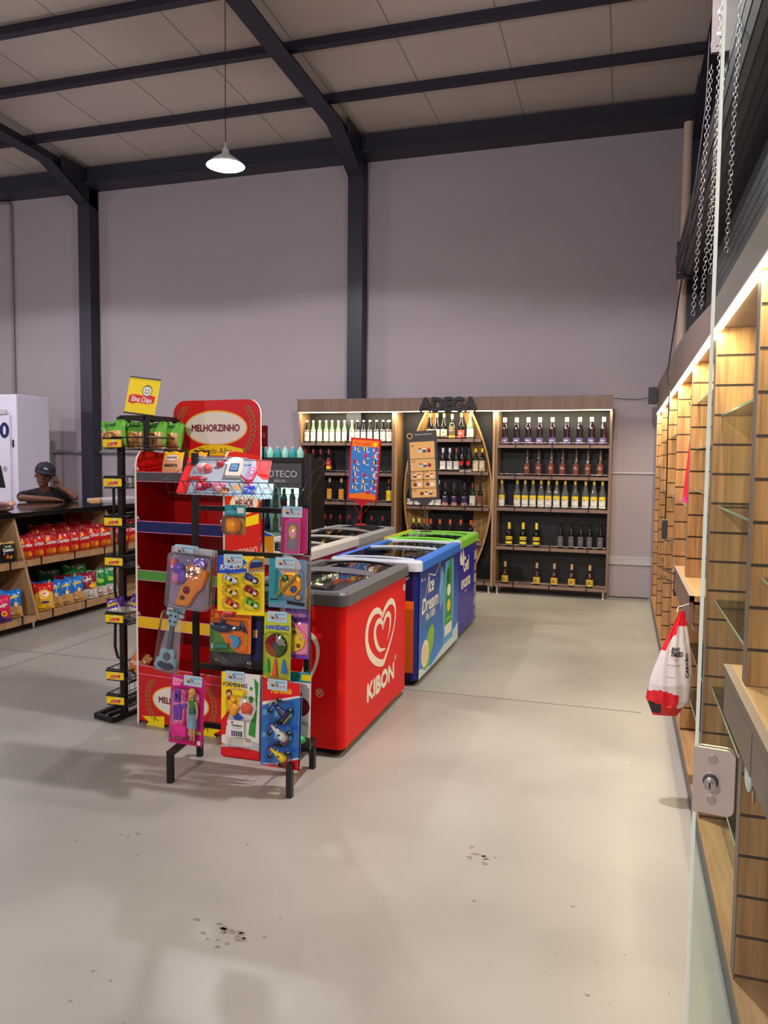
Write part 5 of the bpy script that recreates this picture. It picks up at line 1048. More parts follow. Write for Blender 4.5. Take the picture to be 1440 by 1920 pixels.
for k, (x, rz, ry) in enumerate(((-2.945, 0, -14), (-2.87, -6, 10))):
    sbag('ps', .13, .145, FP, A_ps, x, 4.03 + k * .07, .614, rz, ry, 'purple snack bag, %s in the fifth basket of the black stand' % ['left one', 'right one'][k], 'purple snack bags')
sbag('os', .14, .16, FO, A_os, -2.85, 4.06, .27, -10, 22, 'orange snack bag slumped in the lower basket of the stand', None)
# ================================================================== toy rack
tr = thing('toy_rack', 'black wire-and-tube rack hung with packaged toys', 'rack', (-1.82, 3.48, 0)); TL = Vector((-1.82, 3.48, 0))
def tl(t, nm, **k):
    o = t.build(nm, tr, **k)
    for v in o.data.vertices: v.co -= TL
    return o
K = .028
for x, xs_, (yf, yb) in ((-2.12, -2.16, (3.30, 3.65)), (-1.485, -1.515, (3.33, 3.69))):
    for xx, yy in ((x, yf), (xs_, yb)): t = M(); t.bar((xx, yy, 0), (xx, yy, .135), K, BLACK); tl(t, 'leg')
    t = M(); t.bar((x, yf - .014, .148), (xs_, yb + .014, .148), K, BLACK); tl(t, 'foot_bar')
    xm = -2.15 if x < -2 else -1.51; t = M(); t.bar((xm, 3.6, .15), (xm, 3.6, 1.65), K, BLACK); tl(t, 'upright')
for z in (1.362, 1.131, .865, .519, .20):
    t = M(); t.bar((-2.138, 3.6, z), (-1.523, 3.6, z - .004), K * .9, BLACK); tl(t, 'cross_bar')
t = M()
fr = [(-2.135, 3.28, 1.512), (-1.42, 3.28, 1.509)]; bk = [(-2.15, 3.62, 1.615), (-1.41, 3.62, 1.612)]
t.tube([fr[0], fr[1], bk[1], bk[0]], .0022, INK, close=True); t.tube([(-2.13, 3.31, 1.452), (-1.42, 3.31, 1.458)], .0015, INK)
for k in range(15):
    f0 = k / 14; x = -2.13 + .70 * f0; t.tube([(x, 3.28, 1.511), (x + .03, 3.33, 1.43), (x - .0, 3.60, 1.56), (x, 3.62, 1.613)], .0011, INK, n=4)
    if k < 14: t.tube([(x, 3.28, 1.511), (x + .025, 3.30, 1.43)], .0011, INK, n=4)
tl(t, 'wire_basket')
def hook(x, z, y=3.44, L=None):
    t = M(); t.tube([(x, 3.59, z), (x, y, z), (x, y - .015, z + .018)], .0022, INK); t.tube([(x + .02, 3.59, z), (x, 3.57, z)], .0022, INK); tl(t, 'hook')
def card(name, label, x0, x1, z0, z1, y, base, art, cat='toy pack', tag_=True, yaw=0, roll=0, r=.012, film=None, tagx=0, shape=None, grp=None):
    """card hung on a hook; art(t,F,w,h) prints on it; returns (thing, F, w, h) with origin top centre"""
    k_ = y / 3.45; x0, x1 = x0 * k_, x1 * k_; z0, z1 = 1.62 + (z0 - 1.62) * k_, 1.62 + (z1 - 1.62) * k_
    cx = (x0 + x1) / 2; w_, h = x1 - x0, z1 - z0
    c = thing(name, label, cat, (cx, y, z1), rot=(math.radians(-2), math.radians(roll), math.radians(yaw)), group=grp)
    hook(cx + tagx, z1 - .02, y - .012)
    F = Fr((-w_ / 2, -.0008, -h), (1, 0, 0), (0, 0, 1))
    t = M(); t.prism(shape or rrect(0, 0, w_, h, r), Fr((-w_ / 2, .0008, -h), (1, 0, 0), (0, 0, 1)), -.0 , .0014, base, PAPER)
    art(t, F, w_, h); t.build('backing_card', c)
    if tag_:
        t = M(); G = Fr((tagx, -.004, 0), (1, 0, 0), (0, 0, 1)); t.prism(rrect(-.052, -.045, .052, .008, .004), G, 0, .001, LBLUE); G = Fr((tagx, -.0052, 0), (1, 0, 0), (0, 0, 1))
        t.ell(G, -.03, -.015, .012, .009, TAN, .0003, 10); t.ell(G, -.024, -.024, .01, .006, BROWN, .0005, 8); t.text(G, 'TOYS', .0, -.034, .012, RED, d=.0005); t.rect(G, .022, -.034, .046, -.018, PAPER, .0003)
        for k in range(6): t.rect(G, .024 + k * .0035, -.032, .0255 + k * .0035, -.02, INK, .0006)
        t.text(G, 'BRINQUEDOS', .018, -.008, .006, BLUE, d=.0005); t.build('header_tag', c, label='pale blue header tag')
    return c, F, w_, h
def blister(c, F, x0, y0, x1, y1, d, m=None, r=.02, nm='blister'):
    t = M(); pts = rrect(x0, y0, x1, y1, r); cx, cy = (x0 + x1) / 2, (y0 + y1) / 2; n = len(pts); q = []
    for f, dd in ((1.0, .001), (.985, d * .8), (.93, d), ): q += [F.p(cx + (x - cx) * f, cy + (y - cy) * f, dd) for x, y in pts]
    t.add(q, [(k * n + j, k * n + (j + 1) % n, (k + 1) * n + (j + 1) % n, (k + 1) * n + j) for k in range(2) for j in range(n)] + [tuple(2 * n + j for j in range(n))], m or CLEAR, True); t.build(nm, c)
def minicar(c, F, x, y, L, col, a, lab):
    """toy car lying on the card: body, cabin, windows, wheels in one mesh with its wheels as sub-parts"""
    ca, sa = math.cos(a), math.sin(a); U = F.u * ca + F.v * sa; V = F.v * ca - F.u * sa; G = Fr(F.p(x, y, .002), U, V)
    def hull(sec, m, t):  # sections (s, halfwidth, height0, height1)
        vs = []
        for s_, hw, d0, d1 in sec: vs += [G.p(s_ * L, -hw * L, d0 * L), G.p(s_ * L, hw * L, d0 * L), G.p(s_ * L, hw * .8 * L, d1 * L), G.p(s_ * L, -hw * .8 * L, d1 * L)]
        n = len(sec); t.add(vs, [(4 * k + j, 4 * k + (j + 1) % 4, 4 * k + 4 + (j + 1) % 4, 4 * k + 4 + j) for k in range(n - 1) for j in range(4)] + [(3, 2, 1, 0), tuple(4 * (n - 1) + j for j in range(4))], m, True)
    t = M(); hull([(-.5, .16, .05, .10), (-.47, .19, .03, .17), (-.2, .2, .03, .20), (.2, .2, .03, .18), (.44, .18, .03, .13), (.5, .13, .05, .09)], col, t)
    hull([(-.34, .15, .18, .19), (-.22, .145, .18, .30), (.02, .14, .18, .30), (.16, .15, .16, .18)], col, t)
    t.add([G.p(*[k * L for k in p]) for p in ((.035, -.12, .298), (.035, .12, .298), (.155, .13, .20), (.155, -.13, .20))], [(0, 1, 2, 3)], INK)
    t.add([G.p(*[k * L for k in p]) for p in ((-.235, -.12, .298), (-.335, -.13, .2), (-.335, .13, .2), (-.235, .12, .298))], [(0, 1, 2, 3)], INK)
    t.add([G.p(*[k * L for k in p]) for p in ((.2, -.1, .187), (.2, .1, .187), (.42, .08, .14), (.42, -.08, .14))], [(0, 1, 2, 3)], PAPER)
    b = t.build('toy_car', c, label=lab)
    for sx in (-.3, .3):
        for sy in (-.19, .19):
            t = M(); p = G.p(sx * L, sy * L, .06 * L); t.cyl(p - V * .025 * L, p + V * .025 * L, .075 * L, INK, n=12); t.cyl(p - V * .03 * L, p + V * .03 * L, .035 * L, LGREY, n=8); t.build('wheel', b)
def buggy(c, F, x, y, L, col, trim_, a, lab):
    ca, sa = math.cos(a), math.sin(a); U = F.u * ca + F.v * sa; V = F.v * ca - F.u * sa; G = Fr(F.p(x, y, .012), U, V); t = M()
    P = lambda s, q, d: G.p(s * L, q * L, d * L)
    vs = []; sec = [(-.5, .05, .05), (-.3, .07, .09), (-.05, .12, .14), (.2, .2, .2), (.38, .18, .18), (.45, .1, .12)]
    for s_, hw, d1 in sec: vs += [P(s_, -hw, 0), P(s_, hw, 0), P(s_, hw * .7, d1), P(s_, 0, d1 * 1.3), P(s_, -hw * .7, d1)]
    n = len(sec); t.add(vs, [(5 * k + j, 5 * k + (j + 1) % 5, 5 * k + 5 + (j + 1) % 5, 5 * k + 5 + j) for k in range(n - 1) for j in range(5)] + [(4, 3, 2, 1, 0), tuple(5 * (n - 1) + j for j in range(5))], col, True)
    t.ball(P(.08, 0, .19), (.07 * L, .07 * L, .05 * L), INK, 10); t.bar(P(.5, -.25, .15), P(.5, .25, .15), .08 * L, trim_, .03 * L); t.bar(P(-.48, -.2, .06), P(-.48, .2, .06), .05 * L, trim_, .02 * L)
    for s_ in (-.32, .34): t.bar(P(s_, -.3, .06), P(s_, .3, .06), .02 * L, LGREY)
    b = t.build('toy_buggy', c, label=lab)
    for s_, r in ((-.32, .10), (.34, .13)):
        for q in (-.33, .33):
            t = M(); t.cyl(P(s_, q - .05, .06), P(s_, q + .05, .06), r * L, INK, n=14); t.cyl(P(s_, q - .055, .06), P(s_, q + .055, .06), r * .45 * L, LGREY, n=10); t.build('wheel', b)
def blobs(c, F, nm, L_, lab=None):
    t = M()
    for x, y, rx, ry, d, m, *a in L_:
        T = Matrix.Identity(3)
        if a: T = Matrix.Rotation(-a[0], 3, 'Y')
        t.ball(F.p(x, y, .004 + d / 2), (rx, d, ry), m, 12, T)
    return t.build(nm, c, label=lab)
# --- doctor kit lying in the top basket
dk = thing('doctor_kit', 'red and white toy doctor kit card lying tilted in the rack\'s top basket', 'toy pack', (-2.112, 3.35, 1.447))
u_ = Vector((.478, .02, -.009)); v_ = Vector((-.105, .30, .178)); w_, h = u_.length, v_.length
F = Fr((0, 0, 0), u_, v_ - u_ * u_.dot(v_) / u_.length_squared * 0)
S_ = lambda x, y, d=0: Vector((0, 0, 0)) + u_ * x + v_ * y + u_.cross(v_).normalized() * d
class SF:
    u = u_.normalized(); v = v_.normalized(); n = u_.cross(v_).normalized()
    def p(s, x, y, d=0): return S_(x / w_, y / h, d)
F = SF(); t = M(); t.prism(rrect(0, 0, w_, h, .02), F, -.0015, 0, mat('kit pale', (176, 196, 214), .4), PAPER)
t.poly(F, rrect(0, 0, .06, h, .02, corners=(0, 1, 1, 0)), RED, .0005); t.poly(F, [(w_ - .09, h), (w_ - .07, h * .6), (w_ - .03, h * .45), (w_, h * .45), (w_, h)], RED, .0005)
t.text(F, 'MÉDICO', w_ - .08, h * .52, .038, PINK, d=.001, rot=PI / 2, bold=.001); t.text(F, 'kit', w_ - .13, h * .8, .03, BLUE, d=.001); t.poly(F, rrect(w_ - .12, .02, w_ - .06, .10, .015), BLUE, .0008); t.text(F, 'Toy', w_ - .09, .045, .03, PAPER, d=.0014)
t.ell(F, w_ - .22, .05, .03, .025, BROWN, .001); t.ell(F, w_ - .16, .08, .028, .024, TAN, .001); t.ell(F, w_ - .22, .03, .02, .02, TAN, .0014)
t.ell(F, .14, h * .6, .10, .115, mat('kit inner', (186, 200, 214), .3), .0008, 30); t.build('backing_card', dk)
blobs(dk, F, 'toy_tray', [(.115, h * .62, .05, .035, .012, CREAM), (.10, h * .62, .016, .028, .02, LPINK), (.14, h * .62, .026, .03, .02, mat('coral toy', (236, 110, 110), .35))])
blobs(dk, F, 'toy_syringe', [(.10, h * .38, .055, .012, .012, RED), (.13, h * .38, .02, .008, .016, LPINK)])
t = M(); t.tube([F.p(.20 + .0 * k, h * .72, .01) if k == 0 else F.p(.20 + .105 * (1 - math.cos(k * PI / 12)) , h * .62 + .10 * math.sin(k * PI / 6), .012) for k in range(13)], .005, CRIM); t.ball(F.p(.20, h * .78, .012), .02, CRIM, 12); t.ball(F.p(.20, h * .78, .022), .011, LPINK, 10); t.build('toy_stethoscope', dk, label='red toy stethoscope')
t = M(); t.prism(rrect(.245, h * .45, .33, h * .9, .006), F, .002, .02, CREAM); t.poly(F, rrect(.262, h * .55, .312, h * .78, .004), NAVY, .0205); t.poly(F, rrect(.268, h * .58, .306, h * .75, .004), SKY, .021); t.ell(F, .287, h * .66, .008, .008, RED, .0215); t.build('toy_monitor', dk)
blobs(dk, F, 'toy_scope', [(.135, h * .16, .03, .03, .02, CRIM), (.135, h * .16, .016, .016, .026, LPINK), (.17, h * .2, .02, .014, .014, CRIM)])
blobs(dk, F, 'toy_mask', [(.22, h * .17, .035, .03, .014, LPINK), (.235, h * .1, .02, .016, .02, mat('pale coral toy', (240, 170, 170), .35)), (.25, h * .22, .014, .012, .02, LPINK)])
t = M(); t.prism([(0, -.012), (.085, .0), (.08, .14), (-.005, .13)], Fr(F.p(w_ - .045, -.02, .006), F.u, F.v), 0, .001, LBLUE); t.text(Fr(F.p(w_ - .045, -.02, .008), F.u, F.v), '29', .04, .08, .02, RED, d=.001); t.build('header_tag', dk, label='pale blue header tag')
blister(dk, F, .05, .015, .36, h - .015, .028, nm='blister')
# --- the hanging packs
def a_ball(t, F, w_, h): t.rect(F, 0, h - .055, w_, h, TEAL, .0006); t.text(F, 'SMILE', w_ * .3, h - .04, .012, LBLUE, d=.001); t.rect(F, w_ * .6, h - .04, w_ * .92, h - .012, PAPER, .001)
c, F, w_, h = card('smiley_ball', 'orange smiling ball packet hanging alone on the second crossbar', -1.892, -1.777, 1.245, 1.392, 3.43, mat('clear amber film', (200, 160, 90), .3), a_ball, tag_=False)
blobs(c, F, 'toy_ball', [(w_ * .5, .045, .042, .042, .03, mat('orange toy', (250, 150, 20), .3))])
t = M(); G = Fr(F.p(w_ * .42, .045, .0375), F.u, F.v); t.strip(G, [(.02 * math.cos(a), .02 * math.sin(a)) for a in [2 * PI * k / 16 for k in range(16)]], .003, BROWN, 0, True); t.ell(G, -.006, .006, .002, .003, BROWN, .0004); t.ell(G, .006, .006, .002, .003, BROWN, .0004); t.strip(G, [(-.009, -.004), (0, -.010), (.009, -.004)], .002, BROWN, .0004); t.build('smile_print', c); blister(c, F, 0, 0, w_, h - .05, .04, CLEAR2, nm='film')
def a_phone(t, F, w_, h): t.rect(F, 0, 0, w_, h, mat('magenta card', (190, 20, 110), .4), .0004); t.text(F, 'FASHION', w_ * .5, h - .06, .01, PAPER, d=.001)
c, F, w_, h = card('toy_phone', 'pink toy phone pack hanging at the rack\'s upper right', -1.585, -1.445, 1.165, 1.385, 3.44, MAROON, a_phone, tagx=-.01)
t = M(); t.prism(rrect(.028, .0, .108, .165, .014), F, .002, .014, PINK); t.poly(F, rrect(.036, .012, .10, .15, .008), mat('phone screen', (150, 110, 130), .25), .0145)
t.ell(F, .068, .105, .02, .034, mat('doll gold hair', (230, 180, 70), .4), .0152); t.ell(F, .068, .098, .012, .016, LPINK, .0157); t.ell(F, .068, .05, .02, .024, GREY, .0152); t.build('toy_handset', c); blister(c, F, .01, -.002, .12, h - .055, .02)
def a_gun(t, F, w_, h): t.rect(F, .02, h * .02, w_ - .02, h - .05, mat('gun bag back', (176, 150, 190), .35, alpha=.5), .0004)
GB_ = mat('purple toy', (130, 90, 210), .35); GO = mat('orange gun', (252, 152, 20), .35)
for k in range(3):
    c, F, w_, h = card('toy_gun_bag', ['front orange and purple bubble-gun bag at the rack\'s left', 'bubble-gun bag just behind the front one at left', 'rearmost bubble-gun bag at the rack\'s left'][k], -2.198 + .012 * k, -1.965 + .016 * k, .853 + .012 * k, 1.169, 3.39 + .05 * k, mat('bag film', (225, 225, 235), .2, alpha=.25), a_gun, roll=4, tagx=-.04, grp='bubble-gun bags')
    G = F
    t = M(); q = [(.06, .02), (.13, .02), (.17, .09), (.2, .12), (.225, .2), (.15, .235), (.11, .22), (.12, .15), (.085, .11)]; t.prism([(x, y) for x, y in q], G, .002, .028, GO); t.prism([(.11, .16), (.2, .19), (.19, .215), (.12, .2)], G, .028, .036, YEL2); t.ell(G, .15, .19, .03, .012, BROWN, .037); t.build('toy_gun', c)
    blobs(c, F, 'toy_figure', [(.055, .20, .035, .03, .02, GB_), (.085, .16, .03, .035, .022, GB_), (.05, .15, .025, .03, .024, LPINK), (.03, .22, .02, .03, .018, mat('coral figure', (240, 110, 100), .4)), (.17, .235, .04, .03, .018, GB_), (.12, .1, .022, .022, .03, MAROON), (.1, .06, .016, .012, .03, BROWN)], 'purple and pink toy figure'); blister(c, F, 0, .0, w_, h - .03, .042, CLEAR2, nm='film')
def a_cars(t, F, w_, h):
    t.rect(F, 0, 0, w_, h, YEL, .0004); t.poly(F, [(.0, h * .70), (w_ * .62, h * .73), (w_ * .66, h * .88), (w_ * .5, h), (.0, h)], BLUE, .0008); t.poly(F, [(w_ * .1, h * .88), (w_ * .5, h * .93), (w_ * .5, h * .985), (w_ * .12, h * .94)], RED, .0012)
    t.text(F, 'RACE', w_ * .22, h * .775, .026, PAPER, d=.0016, bold=.001, slant=.2, rot=.08); t.text(F, 'ONE', w_ * .53, h * .797, .024, YEL, d=.0016, bold=.001, slant=.2, rot=.08)
    t.poly(F, [(w_ * .66, h * .75), (w_, h * .78), (w_, h * .98), (w_ * .8, h), (w_ * .66, h * .9)], mat('racer photo', (170, 120, 40), .5), .0009); t.poly(F, [(w_ * .68, h * .80), (w_ * .97, h * .84), (w_ * .97, h * .91), (w_ * .86, h * .94), (w_ * .72, h * .91)], NAVY, .0013); t.poly(F, [(w_ * .74, h * .91), (w_ * .9, h * .92), (w_ * .88, h * .95), (w_ * .78, h * .95)], SKY, .0016)
    for a_ in range(18):
        for b_ in range(2):
            if (a_ + b_) % 2: x = w_ * (.3 + a_ * .038); y = h * (.685 + a_ * .0042 + b_ * .014); t.rect(F, x, y, x + w_ * .038, y + h * .014, INK, .0014)
            else: x = w_ * (.3 + a_ * .038); y = h * (.685 + a_ * .0042 + b_ * .014); t.rect(F, x, y, x + w_ * .038, y + h * .014, PAPER, .0014)
    t.poly(F, [(0, 0), (w_ * .38, 0), (w_ * .42, h * .045), (0, h * .05)], RED, .0012); t.text(F, 'carrinhos', w_ * .2, h * .015, .009, PAPER, d=.0016)
for k in range(2):
    c, F, w_, h = card('toy_car_pack', ['yellow card with six small toy cars, in the middle of the rack', 'second blue and yellow toy car card, hidden behind the first'][k], -1.932 - .004 * k, -1.676, .845, 1.135 + .004 * k, 3.39 + .05 * k, YEL, a_cars, tagx=-.04, yaw=0, roll=-1, grp='toy car packs')
    if k == 0:
        for q, (x, y, m, nm) in enumerate(((.075, .175, mat('car white', (226, 226, 226), .3), 'white'), (.185, .18, mat('car blue', (34, 44, 130), .3), 'dark blue'), (.075, .115, mat('car yellow', (244, 184, 20), .3), 'yellow'), (.185, .12, mat('car red', (190, 36, 30), .3), 'red'), (.08, .055, mat('car orange', (246, 92, 30), .3), 'orange'), (.19, .06, mat('car green', (110, 200, 40), .3), 'green'))): minicar(c, F, x, y, .076, m, -.45, nm + ' toy car')
        for x in (.03, .14):
            for y in (.15, .09, .028): blister(c, F, x, y, x + .095, y + .055, .026, r=.015)
OCT = mat('octagon toy', (252, 170, 30), .35)
def a_oct(t, F, w_, h):
    t.rect(F, 0, 0, w_, h, mat('card blue grey', (110, 140, 175), .4), .0004); t.poly(F, [(0, h * .1), (w_ * .35, h * .1), (w_ * .5, h * .8), (w_ * .3, h), (0, h)], TEAL, .0007); t.ell(F, w_ * .55, h * .85, .06, .05, mat('pale glow print', (200, 190, 200), .4), .0009)
    t.rect(F, .01, .035, .05, .042, INK, .001); t.poly(F, [(w_ * .5, .02), (w_ - .005, .012), (w_ - .005, .03), (w_ * .5, .036)], INK, .001); t.ell(F, w_ * .8, .055, .02, .018, DGREY, .001); t.ell(F, w_ * .8, .055, .013, .012, TAN, .0014)
c, F, w_, h = card('spinning_tops', 'blue-grey pack with octagonal orange arena and two spinning tops', -1.650, -1.452, .895, 1.135, 3.40, SKY, a_oct, tagx=-.01)
t = M(); o8 = [(.115 + .06 * math.cos(PI / 8 + k * PI / 4), .118 + .062 * math.sin(PI / 8 + k * PI / 4)) for k in range(8)]; i8 = [(.115 + .048 * math.cos(PI / 8 + k * PI / 4), .118 + .05 * math.sin(PI / 8 + k * PI / 4)) for k in range(8)]
t.prism(o8, F, .002, .010, OCT); 
for k in range(8): t.add([F.p(*o8[k], .010), F.p(*o8[(k + 1) % 8], .010), F.p(*i8[(k + 1) % 8], .022), F.p(*i8[k], .022)], [(0, 1, 2, 3)], OCT); t.add([F.p(*i8[k], .022), F.p(*i8[(k + 1) % 8], .022), F.p(*i8[(k + 1) % 8], .012), F.p(*i8[k], .012)], [(0, 1, 2, 3)], YEL2)
t.prism([(.045, .062), (.055, .055), (.165, .165), (.155, .172)], F, .018, .026, mat('olive bar', (136, 140, 30), .4)); t.build('toy_arena', c, label='orange octagonal arena')
for x, y, m in ((.092, .145, mat('top green', (70, 150, 70), .3)), (.138, .095, mat('top blue', (80, 120, 200), .3))):
    t = M(); t.cyl(F.p(x, y, .014), F.p(x, y, .022), .017, INK, n=10); t.cyl(F.p(x, y, .022), F.p(x, y, .028), .013, m, .009, n=12); t.cyl(F.p(x, y, .028), F.p(x, y, .031), .005, INK, n=8); t.build('spinning_top', c)
blister(c, F, .04, .045, .185, .19, .034)
def a_duck(t, F, w_, h):
    t.rect(F, .01, .01, w_ * .8, h * .4, YEL2, .0005); t.poly(F, [(w_ * .35, .01), (w_ * .75, .01), (w_ * .62, .035), (w_ * .48, .035)], BLUE, .001); t.rect(F, w_ * .5, .035, w_ * .62, .06, PAPER, .001); t.rect(F, w_ * .3, h - .03, w_ * .95, h - .005, MAROON, .001)
    t.rect(F, w_ * .75, .05, w_ * .95, h * .5, YEL2, .0006)
c, F, w_, h = card('toy_bag', 'clear toy bag with white and amber pieces behind the octagon pack', -1.578, -1.428, .848, 1.158, 3.455, mat('bag film 2', (220, 220, 226), .2, alpha=.4), a_duck, tag_=False)
blobs(c, F, 'toy_piece', [(.118, .13, .016, .035, .02, PAPER), (.112, .19, .012, .03, .016, LGREY), (.118, .11, .007, .012, .034, NAVY)]); blister(c, F, 0, 0, w_, h - .02, .03, CLEAR2, nm='film')
# guitar
c, F, w_, h = card('toy_guitar', 'small pale blue toy guitar in clear film at the rack\'s left', -2.258, -2.085, .51, .853, 3.42, mat('bag film 3', (206, 216, 220), .2, alpha=.2), lambda t, F, w_, h: None, roll=9, tagx=.0, shape=[(.01, 0), (.155, 0), (.13, .2), (.115, .33), (.05, .33), (.04, .2)])
t = M(); GBL = mat('guitar pale blue', (160, 200, 210), .35); GDB = mat('guitar navy', (40, 50, 90), .35)
t.prism([(.062, .25), (.102, .25), (.108, .31), (.10, .325), (.066, .325), (.058, .31)], F, .004, .014, GBL); t.prism([(.068, .115), (.096, .115), (.094, .25), (.07, .25)], F, .004, .014, GDB)
pts = [(.02, .03), (.05, .01), (.083, .022), (.115, .01), (.145, .035), (.14, .07), (.12, .085), (.125, .11), (.115, .13), (.083, .125), (.05, .13), (.042, .11), (.045, .085), (.025, .07)]; t.prism(pts, F, .004, .02, GBL); t.ell(F, .083, .088, .022, .022, DGREY, .0205); t.ell(F, .083, .04, .05, .022, GDB, .0207); t.rect(F, .066, .055, .10, .06, LGREY, .022)
for k in range(4): t.tube([F.p(.073 + .006 * k, .058, .023), F.p(.073 + .006 * k, .25, .017)], .0008, LGREY, n=4)
for x in (.068, .096):
    for y in (.27, .30): t.cyl(F.p(x, y, .014), F.p(x, y, .019), .006, INK, n=8)
t.build('toy_guitar_body', c); blister(c, F, .012, .002, .152, .325, .028, CLEAR2, nm='film', r=.03)
def a_dart(t, F, w_, h):
    t.rect(F, 0, 0, w_, h, ORANGE, .0004); t.poly(F, [(0, 0), (w_ * .7, 0), (w_ * .4, h * .2), (w_ * .2, h * .5), (0, h * .55)], mat('card olive green', (90, 140, 60), .4), .0008)
    t.text(F, 'Lança', w_ * .22, h * .93, .018, INK, d=.001, rot=.1); t.text(F, 'Bolinhas', w_ * .42, h * .82, .02, NAVY, d=.001, rot=.15)
    for k in range(3): t.ell(F, w_ * .9, h * (.25 + .13 * k), .007, .008, [LIME, LIME, PURP][k], .001)
c, F, w_, h = card('toy_launcher', 'orange card with a dark shark-shaped launcher and a green tube', -1.975, -1.748, .648, .862, 3.445, ORANGE, a_dart, tag_=False, tagx=.02)
blobs(c, F, 'toy_shark', [(.075, .128, .062, .024, .028, mat('shark navy', (44, 56, 84), .3)), (.04, .132, .03, .02, .024, MATS['shark navy']), (.15, .128, .03, .012, .016, MATS['shark navy']), (.075, .155, .014, .016, .014, MATS['shark navy']), (.185, .135, .012, .03, .01, MATS['shark navy'], .4)], 'dark shark launcher')
t = M(); t.prism([(.11, .09), (.165, .085), (.175, .06), (.155, .028), (.135, .03), (.135, .065)], F, .003, .02, mat('trigger blue', (60, 160, 215), .35)); t.build('toy_trigger', c)
t = M(); t.cyl(F.p(.03, .03, .014), F.p(.11, .035, .014), .013, mat('tube green', (60, 140, 110), .25), n=14); t.cyl(F.p(.02, .0295, .014), F.p(.03, .03, .014), .014, WHITE, n=14); t.build('toy_tube', c); blister(c, F, .01, .01, .21, .17, .036)
def a_hose(t, F, w_, h):
    t.rect(F, 0, 0, w_, h, INK, .0004); t.poly(F, [(w_ * .65, h * .2), (w_ * .9, h * .15), (w_ * .92, h), (w_ * .6, h)], NAVY, .0007); t.rect(F, w_ * .78, h * .6, w_ * .86, h * .75, TAN, .001); t.text(F, '+8', w_ * .72, .02, .022, PAPER, d=.001); t.text(F, 'anos', w_ * .72, .006, .01, YEL, d=.001); t.text(F, '8 PIECES', .05, .03, .009, YEL, d=.001)
c, F, w_, h = card('black_toy_pack', 'black card with looped dark tubing behind the orange launcher card', -1.976, -1.668, .572, .84, 3.49, INK, a_hose, tag_=False, tagx=.06)
t = M()
for r in (.075, .088, .10): t.tube([F.p(.13 + r * math.cos(a), .11 + r * math.sin(a), .008 + (.1 - r) * .3) for a in [2 * PI * k / 28 for k in range(28)]], .006, mat('dark hose', (70, 56, 58), .25), close=True)
t.build('toy_tubing', c); blister(c, F, .01, .01, .24, .22, .024, CLEAR2)
c2 = card('black_toy_pack', 'second black and blue card behind, showing at its right edge', -1.775, -1.655, .575, .845, 3.53, NAVY, lambda t, F, w_, h: (t.rect(F, 0, 0, w_, .05, INK, .0006), t.ell(F, w_ * .5, h * .7, .03, .05, BLUE, .0008), t.ell(F, w_ * .5, h * .78, .018, .02, TAN, .001), t.text(F, '+6', w_ * .6, .02, .02, PAPER, d=.001)), tag_=False, tagx=0)
def a_ring(t, F, w_, h):
    t.rect(F, 0, 0, w_, h, mat('ring lime yellow', (196, 206, 40), .4), .0004); t.text(F, 'SUPER', w_ * .24, h * .765, .018, BLUE, d=.001, bold=.001, W=w_ * .36); t.text(F, 'RIDANCE', w_ * .69, h * .76, .024, BLUE, d=.001, bold=.001, W=w_ * .50); t.rect(F, 0, 0, w_, h * .06, RED, .0008)
c, F, w_, h = card('ring_toss_pack', 'lime card with a round red, white and green pinned disc', -1.675, -1.532, .518, .865, 3.385, LIME, a_ring, tagx=.0)
t = M(); cx, cy, r0 = .068, .185, .052
t.cyl(F.p(cx, cy, .003), F.p(cx, cy, .012), r0 + .005, INK, n=28); t.cyl(F.p(cx, cy, .012), F.p(cx, cy, .022), .016, DGREY, n=18)
for j in range(13):
    for k in range(13):
        x, y = (j - 6) * .0085, (k - 6) * .0085; q = math.hypot(x, y)
        if .017 < q < r0: t.cyl(F.p(cx + x, cy + y, .012), F.p(cx + x, cy + y, .022), .003, (PAPER if x > 0 else RED) if y > 0 else (MATS['strip green'] if x > 0 else ORANGE), n=5, caps=True)
t.build('toy_disc', c)
for k, (x, m) in enumerate(((.025, mat('tassel green', (60, 190, 80), .5)), (.065, mat('tassel orange', (250, 90, 40), .5)), (.11, mat('tassel blue', (40, 120, 220), .5)))):
    t = M(); t.cyl(F.p(x, .12, .01), F.p(x, .11, .01), .004, m, n=8); t.cyl(F.p(x, .11, .01), F.p(x + .003 * (k - 1), .055 - .02 * (k == 1), .01), .006, m, .016, n=10); t.build('toy_tassel', c)
blister(c, F, .006, .03, .135, .25, .03)
def a_pur(t, F, w_, h): t.rect(F, 0, 0, w_, h, PURP, .0004); t.rect(F, .02, .02, w_ - .006, h * .72, LPINK, .0007); t.text(F, 'birthday', w_ * .5, h * .85, .02, LPINK, d=.001, bold=.0008)
c, F, w_, h = card('toy_food_pack', 'purple and pink card with a round yellow toy pizza', -1.565, -1.435, .65, .892, 3.44, PURP, a_pur, tag_=False)
t = M(); t.cyl(F.p(.055, .095, .002), F.p(.055, .095, .014), .058, YEL, n=28); t.tube([F.p(.0, .065, .016), F.p(.095, .135, .016)], .002, YEL2)
for x, y, m in ((.06, .13, BROWN), (.092, .10, TAN), (.08, .065, BROWN), (.04, .05, ORANGE), (.03, .11, RED)): t.cyl(F.p(x, y, .014), F.p(x, y, .017), .011, m, n=10)
t.build('toy_pizza', c); t = M(); t.tube([F.p(.04, .185, .012), F.p(.10, .13, .014), F.p(.122, .09, .014)], .006, mat('pink plastic', (250, 130, 180), .35)); t.build('toy_knife', c); blister(c, F, .0, .02, w_ - .004, .19, .022)
